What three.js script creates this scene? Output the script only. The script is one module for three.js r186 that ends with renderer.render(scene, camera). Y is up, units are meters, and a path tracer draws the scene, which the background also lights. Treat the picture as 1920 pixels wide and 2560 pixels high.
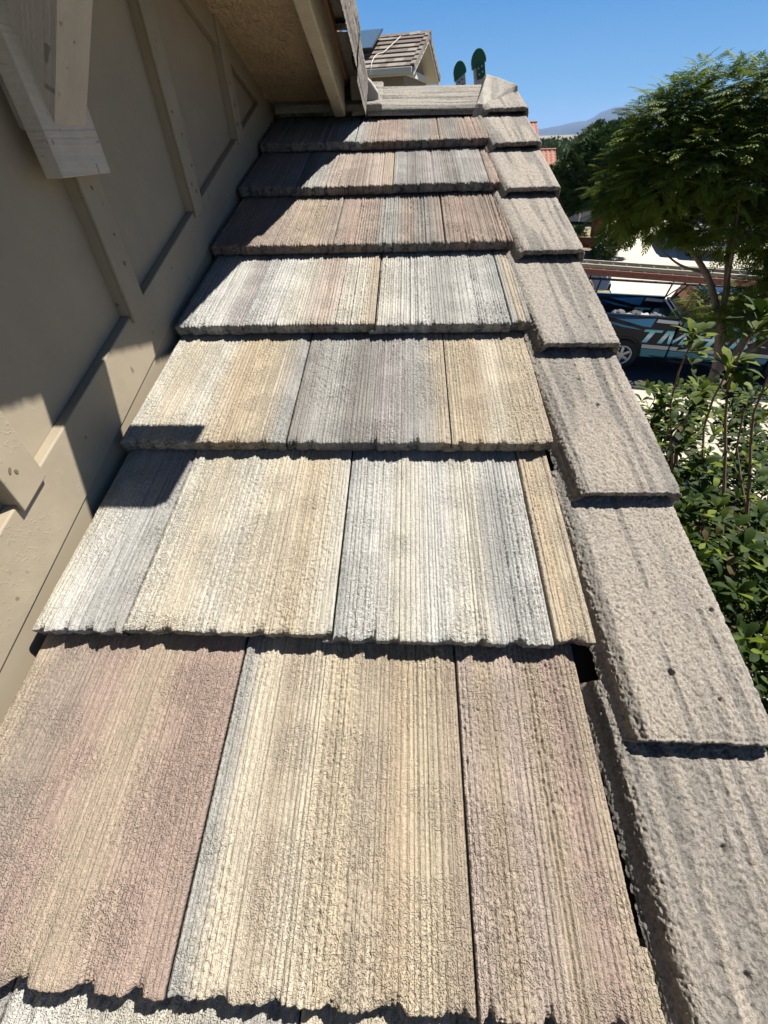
import * as THREE from 'three';
import { mergeGeometries } from 'three/addons/utils/BufferGeometryUtils.js';
import { RoundedBoxGeometry } from 'three/addons/geometries/RoundedBoxGeometry.js';

// ---------------------------------------------------------------- camera, sky, sun, exposure
const scene = new THREE.Scene();
const camera = new THREE.PerspectiveCamera(101.8, 0.75, 0.02, 20000);
camera.rotation.order = 'YXZ';
const RAD = Math.PI / 180;
camera.rotation.set(-41.775 * RAD, 3.616 * RAD, -1.838 * RAD);
camera.position.set(0.025, 0.609, -0.029);

const renderer = new THREE.WebGLRenderer({ antialias: true });
renderer.toneMapping = THREE.LinearToneMapping;
renderer.toneMappingExposure = 2.5;
renderer.shadowMap.enabled = true;

function skyTexture() {
  const W = 16, H = 512, d = new Float32Array(W * H * 4);
  const stops = [[-90, 0.0378, 0.0324, 0.0291], [-2, 0.0594, 0.0649, 0.067], [-0.5, 0.1587, 0.2398, 0.3316], [0, 0.1587, 0.2398, 0.3316], [3, 0.0918, 0.1944, 0.324], [9, 0.0443, 0.1328, 0.2862], [20, 0.0259, 0.081, 0.1944], [45, 0.0119, 0.0422, 0.1156], [90, 0.0087, 0.0303, 0.0864]];
  for (let j = 0; j < H; j++) {
    const el = ((j + .5) / H - .5) * 180;
    let k = 0; while (k < stops.length - 2 && el > stops[k + 1][0]) k++;
    const a = stops[k], b = stops[k + 1], t = Math.min(1, Math.max(0, (el - a[0]) / (b[0] - a[0])));
    for (let i = 0; i < W; i++) { const o = (j * W + i) * 4; for (let c = 0; c < 3; c++) d[o + c] = a[c + 1] + (b[c + 1] - a[c + 1]) * t; d[o + 3] = 1; }
  }
  const t = new THREE.DataTexture(d, W, H, THREE.RGBAFormat, THREE.FloatType);
  t.mapping = THREE.EquirectangularReflectionMapping; t.magFilter = THREE.LinearFilter; t.minFilter = THREE.LinearFilter; t.needsUpdate = true;
  return t;
}
const skyTex = skyTexture();
scene.background = skyTex; scene.environment = skyTex;

const SUN = new THREE.Vector3(.53, 1, -.32).normalize();
const sun = new THREE.DirectionalLight(new THREE.Color().setRGB(1, .95, .87), 5);
sun.position.copy(SUN).multiplyScalar(60); sun.target.position.set(0, 0, 0);
sun.castShadow = true; sun.shadow.mapSize.set(4096, 4096);
Object.assign(sun.shadow.camera, { left: -45, right: 45, top: 45, bottom: -45, near: 1, far: 160 });
scene.add(sun, sun.target);
scene.fog = new THREE.FogExp2(new THREE.Color().setRGB(.18, .31, .55), 0.00008);

// ---------------------------------------------------------------- helpers
function mulberry(a) { return () => { a |= 0; a = a + 0x6D2B79F5 | 0; let t = Math.imul(a ^ a >>> 15, 1 | a); t = t + Math.imul(t ^ t >>> 7, 61 | t) ^ t; return ((t ^ t >>> 14) >>> 0) / 4294967296; }; }
const h2 = (x, y) => { let h = Math.imul(x, 374761393) + Math.imul(y, 668265263) | 0; h = Math.imul(h ^ h >>> 13, 1274126177); return ((h ^ h >>> 16) >>> 0) / 4294967296; };
function n2(x, y) { const xi = Math.floor(x), yi = Math.floor(y); let fx = x - xi, fy = y - yi; fx = fx * fx * (3 - 2 * fx); fy = fy * fy * (3 - 2 * fy); const a = h2(xi, yi), b = h2(xi + 1, yi), c = h2(xi, yi + 1), d = h2(xi + 1, yi + 1); return a + (b - a) * fx + (c - a + (a - b - c + d) * fx) * fy; }
const fbm = (x, y) => n2(x, y) * .55 + n2(x * 2.1 + 7, y * 2.1 + 3) * .3 + n2(x * 4.3 + 1, y * 4.3 + 9) * .15;
const ss = (a, b, x) => { if (a > b) return 1 - ss(b, a, x); x = Math.min(1, Math.max(0, (x - a) / (b - a))); return x * x * (3 - 2 * x); };
const s2l = c => { c /= 255; return c <= .04045 ? c / 12.92 : Math.pow((c + .055) / 1.055, 2.4); };
const lin = (r, g, b, k = 1) => new THREE.Color().setRGB(s2l(r) * k, s2l(g) * k, s2l(b) * k);
const V = (x, y, z) => new THREE.Vector3(x, y, z);
const used = {};
function numbered(n) { used[n] = (used[n] || 0) + 1; return used[n] === 1 ? n : n + '_' + String(used[n] - 1).padStart(3, '0'); }
function shadowy(m) { m.castShadow = true; m.receiveShadow = true; return m; }
function tag(o, label, category, group, kind) { o.userData.label = label; if (category) o.userData.category = category; if (group) o.userData.group = group; if (kind) o.userData.kind = kind; return o; }
function thing(name, label, category, pos = [0, 0, 0], turn = 0, group) { const o = new THREE.Group(); o.name = numbered(name); o.position.set(...pos); o.rotation.y = turn; tag(o, label, category, group); scene.add(o); return o; }
function part(name, geo, mat, parent) { const m = shadowy(new THREE.Mesh(geo, mat)); m.name = name; parent.add(m); return m; }
function struct(name, geo, mat) { const m = shadowy(new THREE.Mesh(geo, mat)); m.name = numbered(name); m.userData.kind = 'structure'; scene.add(m); return m; }
function box(x0, x1, y0, y1, z0, z1, r = 0) {
  const w = x1 - x0, h = y1 - y0, d = z1 - z0;
  const g = r ? new RoundedBoxGeometry(w, h, d, 2, Math.min(r, w / 2.1, h / 2.1, d / 2.1)) : new THREE.BoxGeometry(w, h, d);
  g.translate((x0 + x1) / 2, (y0 + y1) / 2, (z0 + z1) / 2); return g;
}
function plainGeo(g) { const o = new THREE.BufferGeometry(); const q = g.index ? g.toNonIndexed() : g; for (const n of ['position', 'normal', 'uv']) if (q.attributes[n]) o.setAttribute(n, q.attributes[n]); return o; }
const merge = gs => mergeGeometries(gs.map(plainGeo));
// an oblique box: parallelogram side profile in (z, y), extruded along x
function prismX(pts, x0, x1, bevel = 0) {
  const s = new THREE.Shape(pts.map(([z, y]) => new THREE.Vector2(-z, y)));
  const g = new THREE.ExtrudeGeometry(s, { depth: x1 - x0 - 2 * bevel, bevelEnabled: bevel > 0, bevelSize: bevel, bevelThickness: bevel, bevelOffset: -bevel, bevelSegments: 2, curveSegments: 6 });
  g.rotateY(Math.PI / 2); g.translate(x0 + bevel, 0, 0); return g;   // shape x (=-z) -> world -z
}
function tube(pts, r0, r1, seg = 10, rad = 7) {
  const c = new THREE.CatmullRomCurve3(pts); const g = new THREE.TubeGeometry(c, seg, 1, rad, false); const p = g.attributes.position;
  for (let i = 0; i <= seg; i++) { const t = i / seg, r = r0 + (r1 - r0) * t, ctr = c.getPointAt(t); for (let k = 0; k <= rad; k++) { const j = i * (rad + 1) + k; p.setXYZ(j, ctr.x + (p.getX(j) - ctr.x) * r, ctr.y + (p.getY(j) - ctr.y) * r, ctr.z + (p.getZ(j) - ctr.z) * r); } }
  g.computeVertexNormals(); return g;
}
function dataTex(S, fn, srgb, rep = 1) {
  const d = new Uint8Array(S * S * 4);
  for (let j = 0; j < S; j++) for (let i = 0; i < S; i++) { const c = fn(i, j), o = (j * S + i) * 4; d[o] = c[0]; d[o + 1] = c[1]; d[o + 2] = c[2]; d[o + 3] = 255; }
  const t = new THREE.DataTexture(d, S, S, THREE.RGBAFormat, THREE.UnsignedByteType); t.wrapS = t.wrapT = THREE.RepeatWrapping; t.magFilter = THREE.LinearFilter; t.minFilter = THREE.LinearMipmapLinearFilter; t.generateMipmaps = true;
  if (srgb) t.colorSpace = THREE.SRGBColorSpace; t.repeat.set(rep, rep); t.needsUpdate = true; return t;
}
// tiling noise
function tn(x, y, f, s) { const xi = Math.floor(x * f), yi = Math.floor(y * f); let fx = x * f - xi, fy = y * f - yi; fx = fx * fx * (3 - 2 * fx); fy = fy * fy * (3 - 2 * fy); const m = k => ((k % f) + f) % f; const a = h2(m(xi) + s, m(yi)), b = h2(m(xi + 1) + s, m(yi)), c = h2(m(xi) + s, m(yi + 1)), d = h2(m(xi + 1) + s, m(yi + 1)); return a + (b - a) * fx + (c - a + (a - b - c + d) * fx) * fy; }
// uv from world-metre position for flat shaded parts: picks the two widest axes per face
function metreUV(g, k = 1) {
  const q = g.index ? g.toNonIndexed() : g; q.computeVertexNormals && (q.attributes.normal || q.computeVertexNormals());
  const p = q.attributes.position, n = q.attributes.normal, uv = new Float32Array(p.count * 2);
  for (let i = 0; i < p.count; i++) { const ax = Math.abs(n.getX(i)), ay = Math.abs(n.getY(i)), az = Math.abs(n.getZ(i)); let a, b; if (ax >= ay && ax >= az) { a = p.getZ(i); b = p.getY(i); } else if (ay >= az) { a = p.getX(i); b = p.getZ(i); } else { a = p.getX(i); b = p.getY(i); } uv[2 * i] = a * k; uv[2 * i + 1] = b * k; }
  q.setAttribute('uv', new THREE.BufferAttribute(uv, 2)); return q;
}

// ---------------------------------------------------------------- materials
const grainTex = dataTex(1024, (i, j) => { const x = i / 1024, y = j / 1024; const v = tn(x, y, 128, 1) * .3 + tn(x, y, 256, 5) * .4 + h2(i, j) * .3; const c = v * 255 | 0; return [c, c, c]; });
// combed concrete: straight grooves along v, broken, with sandy pits (0.32 m square)
const combTex = (() => {
  const S = 2048, r = mulberry(404), line = new Float32Array(S); let x = 0;
  while (x < S) { const w = 3.5 + r() * 4, d = .3 + r() * .7; for (let k = -8; k <= 8; k++) { const i = (Math.round(x) + k + S) % S; line[i] = Math.max(line[i], d * (1 - ss(w * .45, w * 1.05, Math.abs(k)))); } x += 19 + r() * r() * 34; }
  const sand = new Float32Array(S * S); for (let i = 0; i < S * S; i++) sand[i] = h2(i % S, (i / S) | 0);
  return dataTex(S, (i, j) => {
    const u = i / S, w = j / S, wob = Math.round((tn(u, w, 6, 31) - .5) * 6), l = line[(i + wob + S) % S];
    const brk = ss(.22, .55, tn(u, w, 64, 3) * .6 + tn(u, w, 20, 4) * .4);
    const p1 = ss(.5, .95, tn(u, w, 330, 7)), p2 = ss(.58, .9, tn(u, w, 170, 11) * .7 + tn(u, w, 420, 12) * .3), reg = .35 + .9 * ss(.3, .7, tn(u, w, 7, 13));
    const s1 = sand[((j >> 2) % S) * S + ((i >> 2) % S)], s2 = tn(u, w, 480, 17);
    let h =   .93 - .34 * l * (.3 + .7 * brk) - (p1 * .45 + p2 * .45) * reg - .12 * s2 - .17 * s1; const c = Math.max(0, Math.min(255, h * 255)) | 0; return [c, c, c];
  });
})();
const M = {};
M.tile = new THREE.MeshStandardMaterial({ vertexColors: true, roughness: .95, bumpMap: combTex, bumpScale: .0028 });
M.cap = new THREE.MeshStandardMaterial({ vertexColors: true, roughness: .95, bumpMap: grainTex, bumpScale: .0016 });
const stuccoTex = dataTex(512, (i, j) => { const x = i / 512, y = j / 512; let v = tn(x, y, 22, 1) * .35 + tn(x, y, 60, 3) * .4 + tn(x, y, 150, 4) * .25; v = ss(.25, .75, v); const c = v * 255 | 0; return [c, c, c]; });
const paintTex = dataTex(1024, (i, j) => { const x = i / 1024, y = j / 1024; let v = .5 + (tn(x, y, 12, 1) - .5) * .25 + (tn(x, y, 90, 2) - .5) * .12; const s = tn(x, y, 230, 8) * .7 + tn(x, y, 9, 12) * .3; v += ss(.8, .86, s) * .4; const c = Math.max(0, Math.min(255, v * 200)) | 0; return [c, c, c]; });
const woodBump = dataTex(512, (i, j) => { const x = i / 512, y = j / 512; let v = tn(x, y, 8, 2) * .2; const l = h2(Math.floor(y * 160 + tn(x, y, 6, 4) * 3), 7); v += l * .5 + tn(x * 1, y, 256, 9) * .3; const c = v * 255 | 0; return [c, c, c]; });
const dirtTex = (base, amp, spots) => dataTex(512, (i, j) => { const x = i / 512, y = j / 512; let v = 1 + (tn(x, y, 5, 1) * .5 + tn(x, y, 17, 2) * .3 + tn(x, y, 64, 3) * .2 - .5) * amp; const s = tn(x, y, 34, 6); if (spots) v *= 1 - ss(.93, .97, s) * .25; return base.map(b => Math.max(0, Math.min(255, b * v))); }, true);
M.siding = new THREE.MeshStandardMaterial({ map: dirtTex([134, 124, 106], .12, false), roughness: .75, bumpMap: paintTex, bumpScale: .0006 });
M.trim = new THREE.MeshStandardMaterial({ map: dirtTex([134, 124, 106], .14, true), roughness: .7, bumpMap: paintTex, bumpScale: .0008 });
M.wood = new THREE.MeshStandardMaterial({ map: dirtTex([159, 150, 137], .16, true), roughness: .75, bumpMap: woodBump, bumpScale: .0012 });
M.fascia = new THREE.MeshStandardMaterial({ map: dirtTex([172, 164, 144], .16, true), roughness: .75, bumpMap: woodBump, bumpScale: .0012 });
M.soffit = new THREE.MeshStandardMaterial({ map: dirtTex([186, 163, 132], .16, true), roughness: .9, bumpMap: stuccoTex, bumpScale: .005 });
M.stucco = new THREE.MeshStandardMaterial({ map: dirtTex([153, 142, 120], .1, false), roughness: .95, bumpMap: stuccoTex, bumpScale: .006 });
M.rawWood = new THREE.MeshStandardMaterial({ color: lin(120, 92, 70), roughness: .9, bumpMap: woodBump, bumpScale: .002 });
M.felt = new THREE.MeshStandardMaterial({ color: lin(45, 42, 40), roughness: .95 });
M.metalPaint = new THREE.MeshStandardMaterial({ color: lin(134, 124, 106), roughness: .6 });

// ---------------------------------------------------------------- the house
const SL = 17.041 * RAD, EX = .347, STEP = .031, THICK = .030, G0 = -4.171;
const house = thing('house', 'tan house with weathered striped concrete roof tiles beside a board and batten wall', 'house');
const lowerRoof = new THREE.Group(); lowerRoof.name = 'lower_roof'; lowerRoof.rotation.x = SL; house.add(lowerRoof);
lowerRoof.userData.label = 'narrow sloping roof of flat striped concrete tiles with capped edge';

const K = [1 / 2.42, 1 / 2.32, 1 / 2.24];   // photographed sunlit tone -> base colour
// colour stops across a tile (sunlit tones)
const PAL = {
  cream: [229, 213, 188], pale: [226, 216, 198], tan: [216, 197, 168], orange: [211, 188, 158], grey: [190, 184, 175], blue: [198, 194, 187], white: [224, 218, 208], pink: [204, 183, 167], brown: [181, 162, 146], mauve: [184, 174, 168], dgrey: [165, 158, 149], rose: [190, 164, 148], sand: [208, 189, 164], buff: [197, 176, 152]
};
function bandColour(stops, t, out) {
  let k = 0; while (k < stops.length - 2 && t > stops[k + 1][0]) k++;
  const a = stops[k], b = stops[k + 1], f = ss(0, 1, Math.min(1, Math.max(0, (t - a[0]) / (b[0] - a[0]))));
  const A = PAL[a[1]], B = PAL[b[1]]; for (let c = 0; c < 3; c++) out[c] = (s2l(A[c]) * (1 - f) + s2l(B[c]) * f) * K[c]; return out;
}
function tileGeometry({ w, len, res, seed, stops, lipL = true, lipR = true, rough = 1, line = 1, chip = 1 }) {
  const rnd = mulberry(seed * 7919 + 13), so = seed * 37.7;
  const nu = Math.round(w / res), nv = Math.round(len / (res * 1.15)), nb = Math.max(4, Math.min(14, Math.round(THICK / res / 1.6)));
  const cols = [];
  if (lipL) cols.push([-.016, .030], [-.016, .0165], [.0004, .0155], [.0004, .004]); else cols.push([.002, .030], [.0004, .012], [.0002, .005]);
  for (let i = 0; i <= nu; i++) { const x = w * i / nu; const e = Math.min(x, w - x); cols.push([x, .0028 * Math.pow(Math.max(0, 1 - e / .004), 2)]); }
  if (lipR) cols.push([w - .0004, .004], [w - .0004, .014], [w - .0175, .0145], [w - .0175, .030]); else cols.push([w - .0002, .005], [w - .0006, .012], [w - .003, .030]);
  // crumbled notches along the butt
  const chips = []; let x = .01 + rnd() * .02; while (x < w) { chips.push([x, .006 + rnd() * .009, (.35 + rnd() * .65) * chip]); x += .026 + rnd() * .045; }
  const chipAt = u => { let c = 0; for (const [cx, cw, ca] of chips) { const d = (u - cx) / cw; if (d > -1.6 && d < 1) c = Math.max(c, ca * (d < 0 ? ss(-1.6, 0, d) : 1 - ss(.3, 1, d))); } return c; };
  // combed grooves: straight, ragged, unevenly spaced; some strips are crumbly instead of lined
  const grooves = []; for (let g = rnd() * .005; g < w; g += .0034 + rnd() * .0052) grooves.push([g, .0008 + rnd() * .0010, .45 + .55 * rnd(), rnd() * 99]);
  const grooveAt = (u, q) => { let d = 0; for (const [gc, gw, gd, gs] of grooves) { const dx = Math.abs(u - gc - .0004 * (n2(q * 30 + gs, gs) - .5)); if (dx > .0034) continue; const rag = .45 + .75 * n2(q * 110 + gs, gs) + .55 * n2(q * 420 + gs, 3.1); d = Math.max(d, gd * (1 - ss(gw * rag * .55, gw * rag + .0009, dx))); } return d; };
  const rows = nv + 1 + nb, nc = cols.length, P = new Float32Array(rows * nc * 3), C = new Float32Array(rows * nc * 3), U = new Float32Array(rows * nc * 2);
  const col = [0, 0, 0], farT = ss(.0013, .0021, res), gDepth = .0025 + .0017 * farT, pDepth = .0012 + .0009 * farT;
  for (let i = 0; i < nc; i++) {
    const [u, drop] = cols[i], uc = Math.min(w, Math.max(0, u));
    const cp = chipAt(uc), lineStr = .35 + .9 * ss(.3, .7, n2(uc * 28 + so, 3.3));
    const rec = .0012 + .0026 * n2(uc * 320 + so, 1.5) + .0035 * n2(uc * 70 + so, 8.5) + .0068 * cp * (.5 + n2(uc * 420, so));
    for (let j = 0; j < rows; j++) {
      const o = j * nc + i; let y, z, q, butt = j > nv;
      q = butt ? 0 : len * (1 - j / nv);
      const warp = .0004 * (n2(q * 14 + so, uc * 9) - .5);
      const uu = uc + warp;
      const strip = ss(.38, .62, n2(uc * 34 + so, q * 1.4)), groove = butt ? 0 : grooveAt(uu, q) * (.6 + .4 * strip) * line;
      const crumb = ss(.3, .7, n2(uc * 26 + so + 40, q * 5)), pit = ss(.6, .7, n2(uu * 400 + so + 20, q * 330)) * (.25 + .85 * crumb) + .9 * ss(.66, .76, n2(uu * 560 + so, q * 480)) * (.4 + .6 * crumb);
      const gr = n2(uc * 620 + so, q * 560);
      const relief = -(groove * gDepth + pit * pDepth * rough + gr * .0008);
      const lift = 1 - ss(0, .02, Math.max(0, drop - .004));
      y = -STEP * q / EX - drop + relief * lift;
      const edge = Math.exp(-q / (.004 + .009 * cp));
      y -= edge * (.0022 + .0085 * cp * (.55 + .9 * gr)) * lift;
      z = -(q + rec * Math.exp(-q / .012));
      if (butt) {
        const k = (j - nv) / nb; const yTop = y; y = yTop + (-THICK - yTop) * k; if (drop >= .03) y = -THICK;
        z = -(rec * (1 - .45 * k) + .003 * k + .0028 * (n2(uc * 230 + so, k * 9 + 3) - .5) * Math.sin(Math.PI * Math.min(1, k + .1)) + .0015 * gr + (k > .85 ? .004 * (k - .85) / .15 : 0));
      }
      P[3 * o] = u; P[3 * o + 1] = y; P[3 * o + 2] = z;
      const tb = uc / w + .05 * (n2(q * 7 + so, uc * 30) - .5) + .06 * (n2(uu * 95 + so, q * 2) - .5);
      bandColour(stops, tb, col);
      const streak = 1 + .2 * (n2(uu * 150 + so + 31, q * 5) - .5) + .2 * (n2(uu * 340 + so, q * 26) - .5) + .16 * (fbm(uc * 16 + so, q * 10) - .5);
      const speck = 1 + .34 * (h2((uc * 1400 + so) | 0, (q * 1200) | 0) - .5) + .22 * (n2(uc * 480, q * 420 + so) - .5);
      let k2 = streak * speck ;
      const stain = ss(.5, .7, n2(uc * 170 + so, q * 170 + (butt ? j * .7 : 0)));
      if (cp > .15 && q < .02) k2 *= 1 - .55 * stain * Math.min(1, cp * 1.4) * (1 - q / .02);
      if (butt) k2 *= 1 - .35 * stain;
      C[3 * o] = col[0] * k2; C[3 * o + 1] = col[1] * k2; C[3 * o + 2] = col[2] * k2;
      U[2 * o] = (u + seed * .137) / .32; U[2 * o + 1] = (-z + (butt ? (j - nv) * THICK / nb : 0) + seed * .071) / .32;
    }
  }
  const idx = new Uint32Array((rows - 1) * (nc - 1) * 6 + 6); let n = 0;
  for (let j = 0; j < rows - 1; j++) for (let i = 0; i < nc - 1; i++) { const a = j * nc + i, b = a + 1, c = a + nc, d = c + 1; idx[n++] = a; idx[n++] = c; idx[n++] = b; idx[n++] = b; idx[n++] = c; idx[n++] = d; }
  const bl = (rows - 1) * nc, br = rows * nc - 1; idx[n++] = 0; idx[n++] = nc - 1; idx[n++] = br; idx[n++] = 0; idx[n++] = br; idx[n++] = bl;
  const g = new THREE.BufferGeometry(); g.setAttribute('position', new THREE.BufferAttribute(P, 3)); g.setAttribute('color', new THREE.BufferAttribute(C, 3)); g.setAttribute('uv', new THREE.BufferAttribute(U, 2)); g.setIndex(new THREE.BufferAttribute(idx, 1)); g.computeVertexNormals();
  return g;
}
const UL = -.504, UR = .292, WT = .3;
// courses: course number, joints (left edge of each tile), colours
const COURSES = [
  [-1, [UL, -.372, -.071, .231], .003, [['pale', 'grey'], ['white', 'pale', 'grey'], ['cream', 'sand'], ['tan', 'sand']]],
  [0, [UL, -.200, .100], .00115, [['buff', 'brown', 'rose', 'buff', 'rose', 'rose'], ['grey', 'cream', 'sand', 'cream', 'tan', 'sand', 'orange', 'tan', 'buff'], ['pink', 'buff', 'pink', 'buff', 'rose', 'buff']]],
  [1, [UL, -.371, -.071, .231], .0014, [['pale', 'white', 'blue', 'grey'], ['pale', 'cream', 'pale', 'cream', 'tan', 'pale'], ['blue', 'white', 'pale', 'white', 'pale', 'blue', 'white'], ['sand', 'orange', 'tan', 'sand']]],
  [2, [UL, -.191, .111], .0015, [['pale', 'cream', 'pale', 'orange', 'tan', 'grey'], ['dgrey', 'grey', 'dgrey', 'mauve', 'grey', 'sand'], ['tan', 'orange', 'cream', 'tan', 'sand']]],
  [3, [UL, -.346, -.042, .260], .0018, [['blue', 'white', 'mauve'], ['blue', 'white', 'pale', 'pink', 'pale', 'sand'], ['pale', 'white', 'grey', 'white', 'blue'], ['grey', 'sand', 'grey']]],
  [4, [UL, -.171, .129], .0021, [['brown', 'rose', 'brown', 'buff', 'brown'], ['brown', 'rose', 'brown', 'grey', 'brown', 'dgrey', 'brown'], ['brown', 'rose', 'brown', 'rose']]],
  [5, [UL, -.322, -.018, .279], .0024, [['dgrey', 'mauve'], ['dgrey', 'grey', 'pink', 'brown', 'pink', 'buff'], ['grey', 'dgrey', 'mauve', 'dgrey', 'grey', 'mauve'], ['brown', 'rose']]],
  [6, [UL, -.160, .139], .0027, [['dgrey', 'grey', 'blue'], ['blue', 'brown', 'rose', 'brown', 'dgrey', 'brown'], ['brown', 'dgrey', 'brown', 'rose', 'brown']]],
  [7, [UL, -.325, -.020, .270], .006, [['grey', 'brown'], ['grey', 'brown'], ['grey', 'brown'], ['brown', 'grey']]]
];
let seed = 1;
for (const [n, joints, res, cols] of COURSES) joints.forEach((u0, i) => {
  const gap = .0022, u1 = i + 1 < joints.length ? joints[i + 1] - gap : ({ 0: .263, 1: .285, 3: .302, 4: .306, 5: .309, 6: .309 })[n] ?? UR;
  const w = u1 - u0; if (w < .012) return;
  const st = cols[i].map((c, k, a) => [k / (a.length - 1), c]);
  const smooth = n === 0 && i === 0;
  const len = n === 7 ? .2 : EX + .05;
  const g = tileGeometry({ w, len, res, seed: seed++, stops: st, lipL: i > 0, lipR: i + 1 < joints.length, rough: smooth ? .6 : 1, line: (smooth ? .55 : 1) * (n >= 3 ? 1.25 : 1), chip: n === -1 ? .6 : 1 });
  const t = part('roof_tile', g, M.tile, lowerRoof);
  const r = mulberry(seed * 31);
  t.position.set(u0, (r() - .5) * .002, -(n * EX) + (r() - .5) * .006);
});

// rake (edge) cap tiles: three-sided trough profile
function capGeometry({ len, res, seed, wTop = .156, hL = .030, hR = .105, th = .015, step = .025, ex = .35, R = .012, RL = .02, taper = .024, flare = -.012 }) {
  // outer profile points from lower left up, over and down the right side
  const prof = []; const add = (x, y, nx, ny) => prof.push([x, y, nx, ny]);
  const sL = Math.max(3, Math.round((hL - RL) / res)); for (let i = 0; i < sL; i++) add(flare * (1 - i / sL), -hL + (hL - RL) * i / sL, -1, 0);
  const na = Math.max(6, Math.round(RL * 1.5 / res)); for (let i = 0; i <= na; i++) { const a = Math.PI - Math.PI / 2 * i / na; add(RL + RL * Math.cos(a), -RL + RL * Math.sin(a), Math.cos(a), Math.sin(a)); }
  const sT = Math.max(8, Math.round((wTop - R - RL) / res)); for (let i = 1; i < sT; i++) add(RL + (wTop - R - RL) * i / sT, 0, 0, 1);
  for (let i = 0; i <= 6; i++) { const a = Math.PI / 2 - Math.PI / 2 * i / 6; add(wTop - R + R * Math.cos(a), -R + R * Math.sin(a), Math.cos(a), Math.sin(a)); }
  const sR = Math.max(4, Math.round((hR - R) / (res * 1.5))); for (let i = 1; i <= sR; i++) add(wTop + .006 * i / sR, -R - (hR - R) * i / sR, 1, 0);
  const nv = Math.round(len / (res * 1.2)), ends = [[.0, 0], [-.0006, .0025], [.0, .006], [.001, .011], [.002, th - .003], [.006, th], [.05, th]]; // [recess, inset]
  const rows = nv + ends.length, nc = prof.length, so = seed * 17.3;
  const P = new Float32Array(rows * nc * 3), C = new Float32Array(rows * nc * 3), U = new Float32Array(rows * nc * 2); let s = 0; const arc = prof.map((p, i) => { if (i) s += Math.hypot(p[0] - prof[i - 1][0], p[1] - prof[i - 1][1]); return s; });
  const holes = []; const rnd = mulberry(seed * 101); for (let i = 0; i < 3; i++) holes.push([.05 + rnd() * .1 + hL, .04 + rnd() * (ex - .08), .002 + rnd() * .0018]);
  for (let i = 0; i < nc; i++) for (let j = 0; j < rows; j++) {
    const o = j * nc + i, end = j >= nv; const [rc, ins] = end ? ends[j - nv] : [0, 0]; const q = end ? rc : len * (1 - j / nv);
    const [px, py, nx, ny] = prof[i], a = arc[i];
    const g1 = n2(a * 520 + so, q * 480), g2 = n2(a * 240 + so, q * 190 + 9), st = n2((a + .004 * (n2(q * 9 + so, a * 20) - .5)) * 105 + so, q * 3.2);
    let d = .0013 * (g1 - .5) + .0012 * (g2 - .5) - .0018 * ss(.6, .7, st) * (.2 + n2(a * 90, q * 140 + so)) - .0014 * ss(.6, .74, n2(a * 420 + so, q * 360)) + .0012 * (n2(a * 25 + so, q * 12) - .5);
    for (const [ha, hq, hr] of holes) { const dd = Math.hypot(a - ha, (q - hq) * .8) / hr; if (dd < 1.4) d -= .004 * (1 - ss(.5, 1.4, dd)); }
    const round = end ? 0 : .0035 * Math.exp(-q / .0045);
    const off = d - ins - round;
    P[3 * o] = px + nx * off - taper * (q / len) * ss(wTop * .7, 0, px); P[3 * o + 1] = py + ny * off - step * q / ex; P[3 * o + 2] = -q - (end ? 0 : 0) + (j === nv ? .0 : 0) + .0018 * (n2(a * 130 + so, 2.5) - .5);
    if (end && ins > 0 && ins < th - .001) P[3 * o + 2] += .0022 * Math.sin(Math.PI * ins / th) + .0015 * (n2(a * 300 + so, ins * 300) - .5);
    // base colour: beige to grey, darker grey streaks
    const t = n2(a * 14 + so, q * 2.5), grey = ss(.52, .74, st) * .75 + ss(.55, .75, n2(a * 40 + so + 5, q * 5)) * .35;
    let r = (.240 - .025 * t) * (1 - grey * .42), g = (.210 - .015 * t) * (1 - grey * .40), b = (.175 - .005 * t) * (1 - grey * .37);
    let k = 1 + .34 * (h2((a * 900) | 0, (q * 900 + so) | 0) - .5) + .3 * (n2(a * 620 + so, q * 620) - .5) - .3 * ss(.6, .8, n2(a * 420 + so, q * 420 + 40));
    if (end) { const w = ss(.45, .65, n2(a * 160 + so, ins * 200)); k *= 1 - .45 * w; }
    C[3 * o] = r * k; C[3 * o + 1] = g * k; C[3 * o + 2] = b * k; U[2 * o] = (a + seed * .13) / .2; U[2 * o + 1] = (q + ins + seed * .07) / .2;
  }
  const idx = []; for (let j = 0; j < rows - 1; j++) for (let i = 0; i < nc - 1; i++) { const a = j * nc + i; idx.push(a, a + nc, a + 1, a + 1, a + nc, a + nc + 1); }
  const g = new THREE.BufferGeometry(); g.setAttribute('position', new THREE.BufferAttribute(P, 3)); g.setAttribute('color', new THREE.BufferAttribute(C, 3)); g.setAttribute('uv', new THREE.BufferAttribute(U, 2)); g.setIndex(idx); g.computeVertexNormals(); return g;
}
const CAPV = [-.11, .24, .593, .967, 1.331, 1.683, 2.02, 2.345], CAPR = [.0012, .0013, .0016, .002, .0025, .003, .0032, .0034];
CAPV.forEach((v, i) => {
  const g = capGeometry({ len: i === 7 ? .3 : .42, res: CAPR[i], seed: 60 + i, wTop: .168 });
  const c = part('rake_cap_tile', g, M.cap, lowerRoof); c.position.set(.302 + .0022 * i + (i % 3 - 1) * .002, .004, -v); c.rotation.y = ((i * 7) % 5 - 2) * .003;
});
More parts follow.
